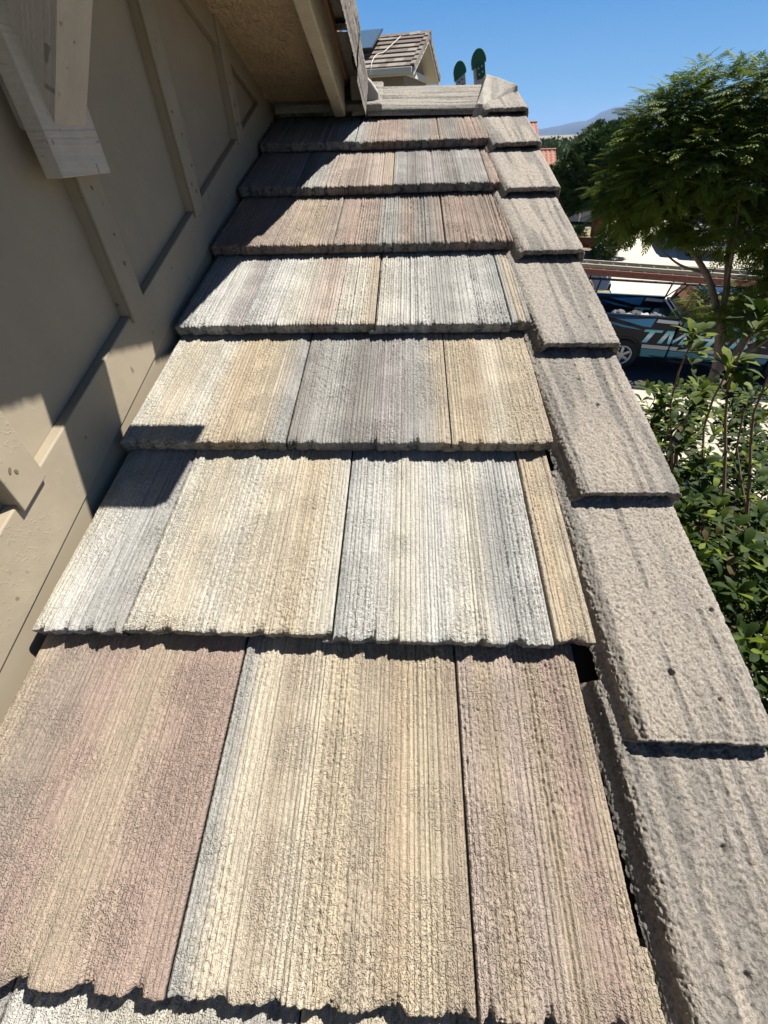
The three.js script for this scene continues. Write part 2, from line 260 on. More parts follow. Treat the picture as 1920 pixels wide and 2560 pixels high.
// deck, underlay and side batten below the tiles (front slope), far slope, gable wall beneath
part('roof_deck', box(-.56, .44, -.16, -.066, -2.44, .9), M.felt, lowerRoof);
part('edge_batten', box(.335, .43, -.12, -.066, -2.36, .9), M.rawWood, lowerRoof);
{ // far slope falls away behind the ridge
  const far = part('far_slope', (() => { const g = box(-.56, .46, -.12, -.02, -2.2, 0); g.rotateX(-2 * SL); return g; })(), M.felt, lowerRoof);
  far.position.set(0, -.01, -2.46);
}
// ridge caps lie across the top: angled tiles with a short front lip
function ridgeGeometry(len, seed) {
  const res = .0034, prof = [], so = seed * 13.7;     // profile in (z, y): front lip, front slope, apex, rear slope, rear lip
  const run = (a, b, n) => { for (let i = 0; i < n; i++) prof.push([a[0] + (b[0] - a[0]) * i / n, a[1] + (b[1] - a[1]) * i / n]); };
  run([.172, -.092], [.172, -.074], 6); run([.172, -.074], [.168, -.069], 2); run([.168, -.069], [.012, -.001], 46); run([.012, -.001], [-.012, -.001], 4); run([-.012, -.001], [-.170, -.069], 30); run([-.170, -.069], [-.172, -.092], 5); prof.push([-.172, -.092]);
  const nx = Math.round(len / res), nc = prof.length, ends = [[0, .003], [0, .009], [.002, .016], [.03, .017]], rows = nx + 1 + ends.length, P = [], C = [], U = [], I = []; let arc = 0; const A = prof.map((p, i) => { if (i) arc += Math.hypot(p[0] - prof[i - 1][0], p[1] - prof[i - 1][1]); return arc; });
  for (let j = 0; j < rows; j++) for (let i = 0; i < nc; i++) {
    const e = j > nx, x = e ? len - ends[j - nx - 1][0] : len * j / nx, ins = e ? ends[j - nx - 1][1] : .003 * Math.exp(-(len - x) / .004), a = A[i];
    const p0 = prof[Math.max(0, i - 1)], p1 = prof[Math.min(nc - 1, i + 1)]; let nz = p1[1] - p0[1], ny = -(p1[0] - p0[0]); const l = Math.hypot(nz, ny) || 1; nz /= l; ny /= l;
    const st = n2((a + .004 * n2(x * 9, so)) * 100 + so, x * 3), d = .0016 * (n2(a * 420 + so, x * 420) - .5) - .0016 * ss(.58, .75, st) * (.4 + n2(a * 60, x * 60)) - ins;
    P.push(x, prof[i][1] + ny * d, prof[i][0] + nz * d); const k = 1 + .5 * (h2((a * 700) | 0, (x * 700 + so) | 0) - .5) + .5 * (n2(a * 160 + so, x * 12) - .5) - .35 * ss(.5, .75, st);
    C.push(.21 * k, .194 * k, .168 * k); U.push(x / .2, a / .2);
  }
  for (let j = 0; j < rows - 1; j++) for (let i = 0; i < nc - 1; i++) { const a = j * nc + i; I.push(a, a + nc, a + 1, a + 1, a + nc, a + nc + 1); }
  const g = new THREE.BufferGeometry(); g.setAttribute('position', new THREE.Float32BufferAttribute(P, 3)); g.setAttribute('color', new THREE.Float32BufferAttribute(C, 3)); g.setAttribute('uv', new THREE.Float32BufferAttribute(U, 2)); g.setIndex(I); g.computeVertexNormals(); return g;
}
{
  const a = part('ridge_cap_tile', ridgeGeometry(.46, 90), M.cap, house); a.position.set(-.13, .773, -2.455); a.rotation.z = -.012;
  const b = part('ridge_cap_tile', ridgeGeometry(.42, 91), M.cap, house); b.position.set(-.494, .788, -2.445); b.rotation.z = -.004;
}
const mortarMat = new THREE.MeshStandardMaterial({ vertexColors: true, roughness: .95, bumpMap: grainTex, bumpScale: .0012 });
{
  // trowelled bedding at the end of the ridge: facets of a height field, thrown over the top cap tile
  const nx = 90, nz = 80, P = [], C = [], I = [], U = []; const X0 = .272, X1 = .48, Z0 = -2.268, Z1 = -2.60;
  for (let j = 0; j <= nz; j++) for (let i = 0; i <= nx; i++) {
    const s = i / nx, t = j / nz; let x = X0 + (X1 - X0) * s, z = Z0 + (Z1 - Z0) * t;
    const crack = .075 * ss(.2, .42, s) + .125 * ss(.35, 1, s) + .008 * n2(s * 9, 2), base = .694 + .058 * ss(.2, 1, s);   // front edge recedes over the cap
    const zf = z - crack * (1 - t); const wob = .004 * (fbm(x * 60, z * 60) - .5) + .0015 * (n2(x * 500, z * 500) - .5);
    let y = Math.min(.67 + (x - X0) * 1.9, base + (Z0 - z) * .72, .797 - Math.abs(x - .325) * .1 - Math.max(0, x - .325) * .12, .79 + (z + 2.50) * 1.1) + wob;
    const border = Math.min(i, nx - i, j, nz - j); if (border < 3) y = y - (3 - border) * .012; if (border === 0) y = .655;
    P.push(x, y, zf); const k = .92 + .3 * (n2(x * 240, z * 240) - .5) + .25 * (fbm(x * 40, z * 40) - .5); C.push(.285 * k, .264 * k, .228 * k); U.push(x / .2, z / .2);
  }
  for (let j = 0; j < nz; j++) for (let i = 0; i < nx; i++) { const a = j * (nx + 1) + i; I.push(a, a + 1, a + nx + 1, a + 1, a + nx + 2, a + nx + 1); }
  const hg = new THREE.BufferGeometry(); hg.setAttribute('position', new THREE.Float32BufferAttribute(P, 3)); hg.setAttribute('color', new THREE.Float32BufferAttribute(C, 3)); hg.setAttribute('uv', new THREE.Float32BufferAttribute(U, 2)); hg.setIndex(I); hg.computeVertexNormals(); part('mortar_bedding', hg, mortarMat, house);
  const sh = new THREE.Shape([[-.19, .80], [-.145, .792], [-.118, .772], [-.094, .744], [-.092, .722], [-.104, .706], [-.125, .694], [-.19, .69]].map(q => new THREE.Vector2(...q)));
  const lg = new THREE.ExtrudeGeometry(sh, { depth: .05, bevelEnabled: true, bevelSize: .008, bevelThickness: .012, bevelSegments: 3, curveSegments: 8 }); const lc = new Float32Array(lg.attributes.position.count * 3); for (let i = 0; i < lc.length / 3; i++) { const k = .9 + .25 * h2(i, 5); lc[3 * i] = .3 * k; lc[3 * i + 1] = .28 * k; lc[3 * i + 2] = .24 * k; } lg.setAttribute('color', new THREE.BufferAttribute(lc, 3)); lg.translate(0, 0, -2.36);
  const l = part('mortar_fillet', lg, mortarMat, house); l.rotation.y = 0;
}

// ---- wall: siding panel, sloped bottom trim, flashing, battens
const XW = -.5375, XT = -.518, XB = -.510;
const tTop = z => .1115 - .285 * z, tBot = z => .0014 - .294 * z;
const wall = part('siding_wall', metreUV(box(XW - .1, XW, G0, 2.6, -2.75, 1.6), 1.5), M.siding, house);
wall.userData.label = 'shaded tan board and batten siding wall above the tiles';
{
  const z0 = -2.6, z1 = 1.2;
  part('trim_board', metreUV(prismX([[z0, tBot(z0)], [z1, tBot(z1)], [z1, tTop(z1)], [z0, tTop(z0)]], XW, XT, .0025), 1.7), M.trim, wall);
  part('wall_flashing', prismX([[z0, tBot(z0) - .09], [z1, tBot(z1) - .09], [z1, tBot(z1) - .0015], [z0, tBot(z0) - .0015]], XW + .001, XT - .0035), M.metalPaint, wall);
  for (const z of [.02, -.447, -.874, -1.305, -1.787, -2.22]) { // right-hand edge nearest the camera at z, 80 mm wide
    const za = z, zb = z - .062, y0a = tTop(za) + .0015, y0b = tTop(zb) + .0015;
    const slant = .012, top = 2.5;
    part('batten', metreUV(prismX([[za, y0a - slant], [za, top], [zb, top], [zb, y0b - slant]], XT + .0006, XB, .0022), 1.7), M.trim, wall);
    part('batten_back', prismX([[za - .001, y0a], [za - .001, top], [zb + .001, top], [zb + .001, y0b]], XW + .0005, XT + .0008), M.trim, wall);
  }
}
{ // nail heads and small paint chips on the battens
  const disc = new THREE.CylinderGeometry(.0032, .0034, .0012, 9); disc.rotateZ(Math.PI / 2); const mk = new THREE.MeshStandardMaterial({ color: lin(92, 80, 68), roughness: .9 }), r = mulberry(55);
  for (const z of [-.447, -.874, -1.305, -1.787]) for (let k = 0; k < 5; k++) { const m = part('nail_head', disc, mk, wall); const zz = z - .012 - r() * .04; m.position.set(XB + .0003, tTop(z) + .03 + .38 * r() * r(), zz); m.scale.set(1, .7 + r() * .9, .6 + r() * .4); m.rotation.x = r() * 3; }
}
// ---- knee bracket of the gable overhang
const bracket = new THREE.Group(); bracket.name = 'knee_bracket'; house.add(bracket); bracket.userData.label = 'cream painted wooden knee bracket fixed to the siding wall';
{
  part('leg', metreUV(box(XB - .0005, -.4835, .578, .93, -.932, -.798, .002), 2), M.wood, bracket);
  // diagonal brace, leaning out and up from the leg
  const d = V(.515, .857, 0), L = .34; const ang = Math.atan2(d.y, d.x);
  const bx = metreUV(new RoundedBoxGeometry(L, .14, .079, 2, .002), 2); bx.rotateZ(ang);
  // lower outer face passes through (-.4835, .637)
  const nrm = V(d.y, -d.x, 0); const mid = V(-.4835, .637, 0).addScaledVector(d, L / 2 - .03).addScaledVector(nrm, -.07);
  bx.translate(mid.x + .0, mid.y, -.8685); part('brace', bx, M.wood, bracket);
  part('arm', metreUV(box(XW - .01, .006, .885, .925, -.932, -.798, .003), 2), M.wood, bracket);
}
// ---- upper roof overhang: soffit, fascia, rake caps, running down away from the camera
const upper = new THREE.Group(); upper.name = 'upper_roof'; house.add(upper); upper.userData.label = 'gable overhang with stucco soffit, cream fascia and grey cap tiles';
{
  const SLU = .29, sof = z => .812 + SLU * (z + 2.03), fb = z => .735 + SLU * (z + 2.03);
  const zA = -2.62, zB = 2.2;
  part('soffit', metreUV(prismX([[zA, sof(zA)], [zB, sof(zB)], [zB, sof(zB) + .12], [zA, sof(zA) + .12]], XW - .3, -.247), 2.8), M.soffit, upper);
  part('frieze_board', metreUV(prismX([[zA, sof(zA) - .06], [zB, sof(zB) - .06], [zB, sof(zB) + .002], [zA, sof(zA) + .002]], XW + .0005, XT - .001, .002), 1.7), M.trim, upper);
  const zE = -2.22;
  part('fascia_board', metreUV(prismX([[zE, fb(zE)], [zB, fb(zB)], [zB, fb(zB) + .13], [zE - .04, fb(zE - .04) + .13]], -.255, -.213, .004), 2), M.fascia, upper);
  part('sheathing_edge', metreUV(prismX([[zE - .02, fb(zE) + .1], [zB, fb(zB) + .1], [zB, fb(zB) + .15], [zE - .02, fb(zE) + .15]], -.245, -.200), 2), M.rawWood, upper);
  part('roof_slab', prismX([[zA, sof(zA) + .1], [zB, sof(zB) + .1], [zB, sof(zB) + .2], [zA, sof(zA) + .2]], -1.8, -.22), M.felt, upper);
  for (let i = 0; i < 6; i++) {
    const z = -2.42 + i * .40; const g = capGeometry({ len: .46, res: .004, seed: 120 + i, wTop: .15, hL: .115, hR: .05, step: .03, ex: .40, RL: .012, taper: 0, flare: .012 });
    g.rotateY(Math.PI);                       // butt faces away from the camera, down the upper slope
    const m = part('rake_cap_tile', g, M.cap, upper); m.position.set(-.125, fb(z) + .145, z); m.rotation.x = -Math.atan(SLU);
  }
}
// gable wall under the small roof (below the edge caps)
part('gable_wall', metreUV(prismX([[-4.6, G0], [1.5, G0], [1.5, -.46 - .12], [-2.45, .60], [-4.6, -.08]], .28, .40), 1.2), M.stucco, house);
// ---------------------------------------------------------------- ground, street, driveways
const HEAD = -14.6 * RAD, TO = [5.72, G0, -11.24];       // street direction and the parked truck's rear axle
const asphaltTex = dirtTex([78, 78, 80], .5, true), concTex = dirtTex([178, 172, 160], .18, true);
const mAsphalt = new THREE.MeshStandardMaterial({ map: asphaltTex, color: new THREE.Color().setRGB(.32, .33, .36), roughness: .95, bumpMap: stuccoTex, bumpScale: .004 });
const mConc = new THREE.MeshStandardMaterial({ map: concTex, color: new THREE.Color().setRGB(.72, .70, .66), roughness: .95, bumpMap: stuccoTex, bumpScale: .002 });
const mDrive = new THREE.MeshStandardMaterial({ map: concTex, color: new THREE.Color().setRGB(.82, .81, .8), roughness: .95, bumpMap: stuccoTex, bumpScale: .002 });
const mSoil = new THREE.MeshStandardMaterial({ map: dirtTex([104, 84, 66], .6, true), roughness: 1, bumpMap: stuccoTex, bumpScale: .02 });
const mLand = new THREE.MeshStandardMaterial({ map: dirtTex([120, 112, 84], .5, false), roughness: 1 });
{
  const g = new THREE.PlaneGeometry(16000, 16000, 1, 1); g.rotateX(-Math.PI / 2); const uv = g.attributes.uv; for (let i = 0; i < uv.count; i++) uv.setXY(i, uv.getX(i) * 900, uv.getY(i) * 900);
  const land = struct('ground', g, mLand); land.position.set(0, G0 - .03, 0);
}
// strips laid along the street: local x along the street, local z towards the camera, origin at the truck's rear wheel
function strip(name, x0, x1, z0, z1, y0, y1, mat, k = .35) { const m = struct(name, metreUV(box(x0, x1, y0, y1, z0, z1), k), mat); m.position.set(...TO); m.rotation.y = HEAD; return m; }
strip('road', -60, 60, -6.6, 1.15, -.5, -.012, mAsphalt);
strip('gutter', -60, 60, 1.15, 1.62, -.5, -.006, mConc);
strip('kerb', -60, -3, 1.62, 1.77, -.5, .11, mConc);
strip('kerb', 7.5, 60, 1.62, 1.77, -.5, .11, mConc);
for (let i = 0; i < 6; i++) strip('driveway', -3 + (i % 3) * 3.5, .488 + (i % 3) * 3.5, 1.632 + Math.floor(i / 3) * 1.8, 3.42 + Math.floor(i / 3) * 1.8, -.5, .012 + .004 * (i % 2), mConc, .3);
strip('gutter', -60, 60, -7.1, -6.61, -.5, -.006, mConc);
strip('kerb', -60, -1.2, -7.25, -7.11, -.5, .12, mConc);
strip('kerb', 7.2, 60, -7.25, -7.11, -.5, .12, mConc);
// driveway across the street, narrowing between the planting and the motorhome
{
  const rows = [[-7.12, .6, 6.4], [-10, .5, 6.6], [-13.5, .4, 7], [-18, .7, 9], [-24, 2.4, 10], [-31, 5.4, 11]];
  for (let i = 0; i < rows.length - 1; i++) {
    const [za, a0, a1] = rows[i], [zb, b0, b1] = rows[i + 1]; const s = new THREE.Shape([new THREE.Vector2(a0, -za - .012 * (i > 0 ? -1 : 0)), new THREE.Vector2(a1, -za), new THREE.Vector2(b1, -zb - .012), new THREE.Vector2(b0, -zb - .012)]);
    const g = new THREE.ExtrudeGeometry(s, { depth: .4, bevelEnabled: false }); g.rotateX(-Math.PI / 2); g.translate(0, -.39, 0);
    const m = struct('driveway', metreUV(g, .3), mDrive); m.position.set(...TO); m.rotation.y = HEAD;
  }
}
{ const g = new THREE.CircleGeometry(5.2, 40); g.rotateX(-Math.PI / 2); const m = struct('planting_bed', metreUV(g, .5), mSoil); m.position.set(4.6, G0 - .02, -1.2); m.scale.set(1, 1, .95); }
{ const g = new THREE.CircleGeometry(3.1, 40); g.rotateX(-Math.PI / 2); const m = struct('planting_bed', metreUV(g, .5), mSoil); m.position.set(9.2, G0 - .014, -25.5); m.scale.set(1.05, 1, 2.2); m.rotation.y = -.35; }
// river pebbles under the shrub
{
  const g = new THREE.IcosahedronGeometry(1, 2); const p = g.attributes.position; for (let i = 0; i < p.count; i++) { const x = p.getX(i), y = p.getY(i), z = p.getZ(i), f = 1 + .18 * (n2(x * 2 + 5, y * 2 + z) - .5); p.setXYZ(i, x * f, y * f, z * f); } g.computeVertexNormals();
  const N = 900, m = shadowy(new THREE.InstancedMesh(g, new THREE.MeshStandardMaterial({ roughness: .75 }), N)), r = mulberry(5), o = new THREE.Object3D(), c = new THREE.Color();
  for (let i = 0; i < N; i++) { const a = r() * 6.283, d = Math.sqrt(r()) * 1.15, s = .025 + r() * .03; o.position.set(4.1 + Math.cos(a) * d, G0 - .005 + r() * .03, -3.0 + Math.sin(a) * d); o.scale.set(s * (1 + r() * .6), s * .6, s); o.rotation.set(r() * .4, r() * 6, r() * .4); o.updateMatrix(); m.setMatrixAt(i, o.matrix); const k = .14 + r() * .22; m.setColorAt(i, c.setRGB(k, k * 1.01, k * 1.03)); }
  m.name = 'river_pebbles'; tag(m, 'grey rounded river pebbles scattered below the leafy shrub', 'pebbles', null, 'stuff'); scene.add(m);
}
// hazy mountains and a low hill
function ridgeLine(name, dist, azA, azB, prof, depth, col, sd) {
  const n = 160, P = [], I = []; const H = a => { let k = 0; while (k < prof.length - 2 && a > prof[k + 1][0]) k++; const A = prof[k], B = prof[k + 1]; return A[1] + (B[1] - A[1]) * ss(0, 1, Math.min(1, Math.max(0, (a - A[0]) / (B[0] - A[0])))); };
  const rows = 9;
  for (let j = 0; j < rows; j++) for (let i = 0; i <= n; i++) {
    const a = azA + (azB - azA) * i / n, d = dist + depth * (j / (rows - 1) - .5) * (1 + .5 * (n2(i * .2 + sd, j) - .5)), f = Math.sin(Math.PI * j / (rows - 1)); const h = (Math.tan(H(a) * RAD) * dist + (n2(i * .35 + sd, 3) - .5) * dist * .0016) * f * (j === 4 ? 1 : .86 + .1 * n2(i * .5 + sd, j * 1.7));
    P.push(Math.sin(a * RAD) * d, (f > .01 ? h + 4.78 * f : 0) + G0 - .1, -Math.cos(a * RAD) * d);
  }
  for (let j = 0; j < rows - 1; j++) for (let i = 0; i < n; i++) { const a = j * (n + 1) + i; I.push(a, a + 1, a + n + 1, a + 1, a + n + 2, a + n + 1); }
  const g = new THREE.BufferGeometry(); g.setAttribute('position', new THREE.Float32BufferAttribute(P, 3)); g.setIndex(I); g.computeVertexNormals();
  return struct(name, g, new THREE.MeshStandardMaterial({ color: col, roughness: 1, side: THREE.DoubleSide }));
}
ridgeLine('mountain', 6500, -20, 70, [[-20, .2], [5, .35], [13.2, .45], [14.3, .62], [16, .85], [17.2, .88], [18.4, 1.5], [19.2, 1.75], [20.5, 1.7], [21.8, 1.72], [24, 1.1], [30, .8], [50, .5], [70, .2]], 1500, new THREE.Color().setRGB(.03, .034, .034), 3);
ridgeLine('hill', 900, 4, 40, [[4, -.3], [10, -.1], [13.8, -.35], [14.6, -.55], [15.5, -1.0], [18, -1.1], [25, -.5], [40, -.4]], 260, new THREE.Color().setRGB(.06, .07, .04), 9);

// ---------------------------------------------------------------- neighbouring house with solar panel
{
  const S = 1.5, N = thing('neighbour_house', 'two storey house with banded tan tile roof, solar panel and white gutter', 'house', [.025 + S * .127, .609 + S * 1.164, -.029 - S * 12.971], Math.atan2(-.25, .97));
  // local frame: origin at the eave corner, x to the right (gable end), -z away along the gable, y up
  const W = 2.12, rise = .44, L = 6, mw = new THREE.MeshStandardMaterial({ map: dirtTex([126, 114, 98], .1, false), roughness: .95 }), mt = new THREE.MeshStandardMaterial({ color: lin(170, 160, 146, .62), roughness: .95, bumpMap: stuccoTex, bumpScale: .01 }), md = new THREE.MeshStandardMaterial({ color: lin(148, 132, 120, .55), roughness: .95, bumpMap: stuccoTex, bumpScale: .01 }), mwhite = new THREE.MeshStandardMaterial({ color: lin(214, 208, 196, .75), roughness: .7 }), mgut = new THREE.MeshStandardMaterial({ color: lin(206, 200, 184, .7), roughness: .6 });
  const Y0 = G0 - N.position.y;
  part('wall', metreUV(merge([box(-L, -.45, Y0, -.12, -2 * W + .45, -.42), prismX([[-2 * W + .45, -.125], [-.42, -.125], [-W, rise * W - .2]], -.75, -.452)]), .6), mw, N);
  const roofM = part('roof_deck', merge([prismX([[0, -.06], [-W, rise * W - .06], [-W, rise * W - .16], [0, -.16]], -L, -.04), prismX([[-2 * W, -.06], [-W, rise * W - .06], [-W, rise * W - .16], [-2 * W, -.16]], -L, -.04)]), mwhite, N);
  part('fascia_board', box(-L, -.02, -.2, -.02, -.03, .02, .004), mwhite, N);
  const gut = part('gutter', box(-L, -.05, -.16, -.015, .022, .15, .02), mgut, N);
  for (const s of [0, 1]) part('rake_board', prismX(s ? [[-W, rise * W - .20], [-W, rise * W - .02], [-2 * W - .02, -.03], [-2 * W - .02, -.21]] : [[-W, rise * W - .20], [-W, rise * W - .02], [.02, -.03], [.02, -.21]], -.05, -.006), mwhite, N);
  part('tie_beam', box(-.42, -.34, -.16, .02, -2 * W + .9, -.3, .01), mwhite, N);
  const e = .345, n = 7, cl = W * Math.hypot(1, rise) / n, ang = Math.atan(rise), r = mulberry(77);
  const tg = box(-.15, .15, -.018, .018, -.21, .21, .004), mats = [mt, md, new THREE.MeshStandardMaterial({ color: lin(160, 146, 132, .58), roughness: .95 })];
  for (const side of [1, -1]) for (let k = 0; k < n; k++) for (let i = 0; i < 12; i++) {
    if (side < 0 && i > 1) continue;
    const q = (k + .5) * cl, zz = -q * Math.cos(ang), yy = q * Math.sin(ang); const m = part('roof_tile', tg, mats[(r() * 3) | 0], roofM);
    m.position.set(-.24 - i * .302 - (k % 2) * .15 + .08, yy + .012, side > 0 ? zz : -2 * W - zz); m.rotation.x = side * (ang - .11); m.rotation.y = side < 0 ? Math.PI : 0; if (side < 0) m.rotation.x = ang - .11;
  }
  for (const side of [1, -1]) for (let k = 0; k < n; k++) { const q = (k + .5) * cl; const m = part('rake_cap_tile', merge([box(-.09, .045, .0, .03, -.2, .2, .008), box(.015, .045, -.13, .012, -.2, .2, .006)]), mats[(r() * 2) | 0], roofM); m.position.set(-.02, q * Math.sin(ang) + .028, side > 0 ? -q * Math.cos(ang) : -2 * W + q * Math.cos(ang)); m.rotation.x = side * (ang - .10); }
  for (let i = 0; i < 11; i++) { const m = part('ridge_cap_tile', merge([prismX([[.13, -.045], [0, .03], [-.13, -.045], [-.13, -.07], [0, .005], [.13, -.07]], -.2, .2)]), mats[(r() * 2) | 0], roofM); m.position.set(-.16 - i * .36, rise * W + .04, -W); m.rotation.z = .05; }
  const pan = thing('solar_panel', 'dark glassy solar panel raised on rails above the tan tiles', 'solar panel', [0, 0, 0]);
  pan.position.copy(N.localToWorld(V(-2.55, rise * 1.42 + .22, -1.42).clone())); pan.rotation.set(0, N.rotation.y, 0);
  N.updateMatrixWorld(true); pan.position.copy(N.localToWorld(V(-2.55, rise * 1.3 + .24, -1.3)));
  const pg = new THREE.Group(); pg.name = 'panel_assembly'; pan.add(pg); pg.rotation.x = ang;
  part('frame', box(-.95, .95, -.02, .02, -.72, .72, .006), new THREE.MeshStandardMaterial({ color: lin(40, 44, 50), roughness: .4, metalness: .6 }), pg);
  part('glass', box(-.92, .92, .021, .026, -.69, .69), new THREE.MeshStandardMaterial({ color: lin(70, 88, 104), roughness: .12 }), pg);
  for (const x of [-.6, .6]) for (const z of [-.5, .5]) part('mount', box(x - .03, x + .03, -.2, -.02, z - .03, z + .03), M.felt, pg);
  part('junction_box', box(-.35, -.2, .0, .12, -.86, -.74, .01), M.felt, pg);
  const pipe = thing('conduit_pipe', 'thin white conduit running down the tan tiles to the gutter', 'pipe');
  const w = a => N.localToWorld(V(...a));
  part('pipe', merge([tube([w([-.92, rise * 1.75 + .1, -1.75]), w([-1.25, rise * .75 + .09, -.75])], .013, .013, 4, 8), tube([w([-1.25, rise * .75 + .09, -.75]), w([-1.4, rise * .62 + .1, -.55]), w([-1.4, .0, .17]), w([-1.38, -.55, .18])], .012, .012, 14, 8)]), mgut, pipe);
}
// red tiled houses far behind
function redHouse(pos, turn, L, W, rise, H, label) {
  const o = thing('red_roof_house', label, 'house', pos, turn, 'far houses with red barrel tiles');
  part('wall', box(-L / 2 + .3, L / 2 - .3, -H, 0, -W + .3, W - .3), M.stucco, o);
  const nx = Math.round(L / .05), nz = 60, P = [], I = [];
  for (const side of [1, -1]) { const base = P.length / 3; for (let j = 0; j <= nz; j++) for (let i = 0; i <= nx; i++) { const x = -L / 2 + L * i / nx, t = j / nz, q = t * W / .36, fr = q - Math.floor(q); P.push(x, rise * t + .06 * Math.pow(Math.abs(Math.sin(x * Math.PI / .3)), .8) + .05 * (1 - fr), side * W * (1 - t)); }
    for (let j = 0; j < nz; j++) for (let i = 0; i < nx; i++) { const a = base + j * (nx + 1) + i; side > 0 ? I.push(a, a + 1, a + nx + 1, a + 1, a + nx + 2, a + nx + 1) : I.push(a, a + nx + 1, a + 1, a + 1, a + nx + 1, a + nx + 2); } }
  const g = new THREE.BufferGeometry(); g.setAttribute('position', new THREE.Float32BufferAttribute(P, 3)); g.setIndex(I); g.computeVertexNormals();
  const rf = part('roof', g, new THREE.MeshStandardMaterial({ color: lin(186, 126, 102, .5), roughness: .9, side: THREE.DoubleSide }), o); 
  const gb = new THREE.BufferGeometry(); gb.setAttribute('position', new THREE.Float32BufferAttribute([L / 2 - .3, 0, W, L / 2 - .3, 0, -W, L / 2 - .3, rise, 0, -L / 2 + .3, 0, -W, -L / 2 + .3, 0, W, -L / 2 + .3, rise, 0], 3)); gb.computeVertexNormals(); part('gable', gb, M.stucco, o);
  for (let i = 0; i < L / .4; i++) { const c = new THREE.CylinderGeometry(.1, .12, .44, 8); c.rotateZ(Math.PI / 2); const m = part('ridge_tile', c, rf.material, o); m.position.set(-L / 2 + .2 + i * .4, rise + .05, 0); }
  part('vent', box(L * .32, L * .36, rise * .45, rise * .75, W * .4, W * .48, .02), M.felt, o);
}
redHouse([6.4, -1.9, -39.5], -.12, 8, 4.2, 1.65, 2.3, 'single storey house with red barrel tile roof behind the dark round tree');
redHouse([6.6, .2, -52], -.1, 10, 4, 1.2, 4.4, 'taller house with red barrel tile ridge rising behind the lower red roof');

// ---------------------------------------------------------------- ladder leaning on the far edge of the small roof
{
  const T = thing('extension_ladder', 'grey extension ladder with green rubber boots on its rail tops', 'ladder'); const mAl = new THREE.MeshStandardMaterial({ color: lin(190, 190, 194, .62), roughness: .42, metalness: .35 }), mGreen = new THREE.MeshStandardMaterial({ color: lin(20, 98, 70, .6), roughness: .65, bumpMap: stuccoTex, bumpScale: .001 });
  const lean = V(-.209, .978, 0), rails = [V(.398, .925, -3.3), V(.338, .922, -3.72)];
  rails.forEach((top, i) => {
    const Lr = 5.2; const rg = new THREE.Group(); rg.name = 'side_rail'; T.add(rg); rg.position.copy(top); rg.rotation.z = Math.atan2(-lean.x, lean.y); rg.rotation.y = 0;
    // C-channel: web facing the camera, two flanges
    part('web', box(-.027, .027, -Lr, -.01, -.004, .004), mAl, rg); part('flange', box(-.029, -.023, -Lr, -.01, -.03, .006), mAl, rg); part('flange', box(.023, .029, -Lr, -.01, -.03, .006), mAl, rg);
    const s = new THREE.Shape(); s.moveTo(-.033, i ? -.046 : -.036); s.lineTo(-.034, -.012); s.quadraticCurveTo(-.030, .015, -.010, .027); s.quadraticCurveTo(.006, .031, .018, .022); s.quadraticCurveTo(.033, .004, .034, -.016); s.lineTo(.033, i ? -.022 : -.022); s.closePath();
    const bg = new THREE.ExtrudeGeometry(s, { depth: .04, bevelEnabled: true, bevelSize: .004, bevelThickness: .004, bevelSegments: 2, curveSegments: 10 }); bg.translate(0, 0, -.03); part('rubber_boot', bg, mGreen, rg);
    if (!i) { const pl = part('boot_flap', box(-.016, .029, -.085, -.02, .012, .018, .003), mGreen, rg); for (const [a, b] of [[-.006, -.043], [.012, -.038], [-.004, -.066], [.014, -.06]]) { const c = new THREE.CylinderGeometry(.004, .004, .004, 10); c.rotateX(Math.PI / 2); c.translate(a, b, .019); part('rivet', c, mAl, pl); } }
    else for (const [a, b] of [[-.01, -.058], [.008, -.05], [-.008, -.08], [.01, -.072]]) { const c = new THREE.CylinderGeometry(.0045, .0045, .004, 10); c.rotateX(Math.PI / 2); c.translate(a, b, .006); part('rivet_hole', c, M.felt, rg); }
  });
  for (let k = 0; k < 16; k++) { const d = .32 + k * .305; const a = rails[0].clone().addScaledVector(lean, -d), b = rails[1].clone().addScaledVector(lean, -d); part('rung', tube([a, b], .017, .017, 1, 8), mAl, T); }
}

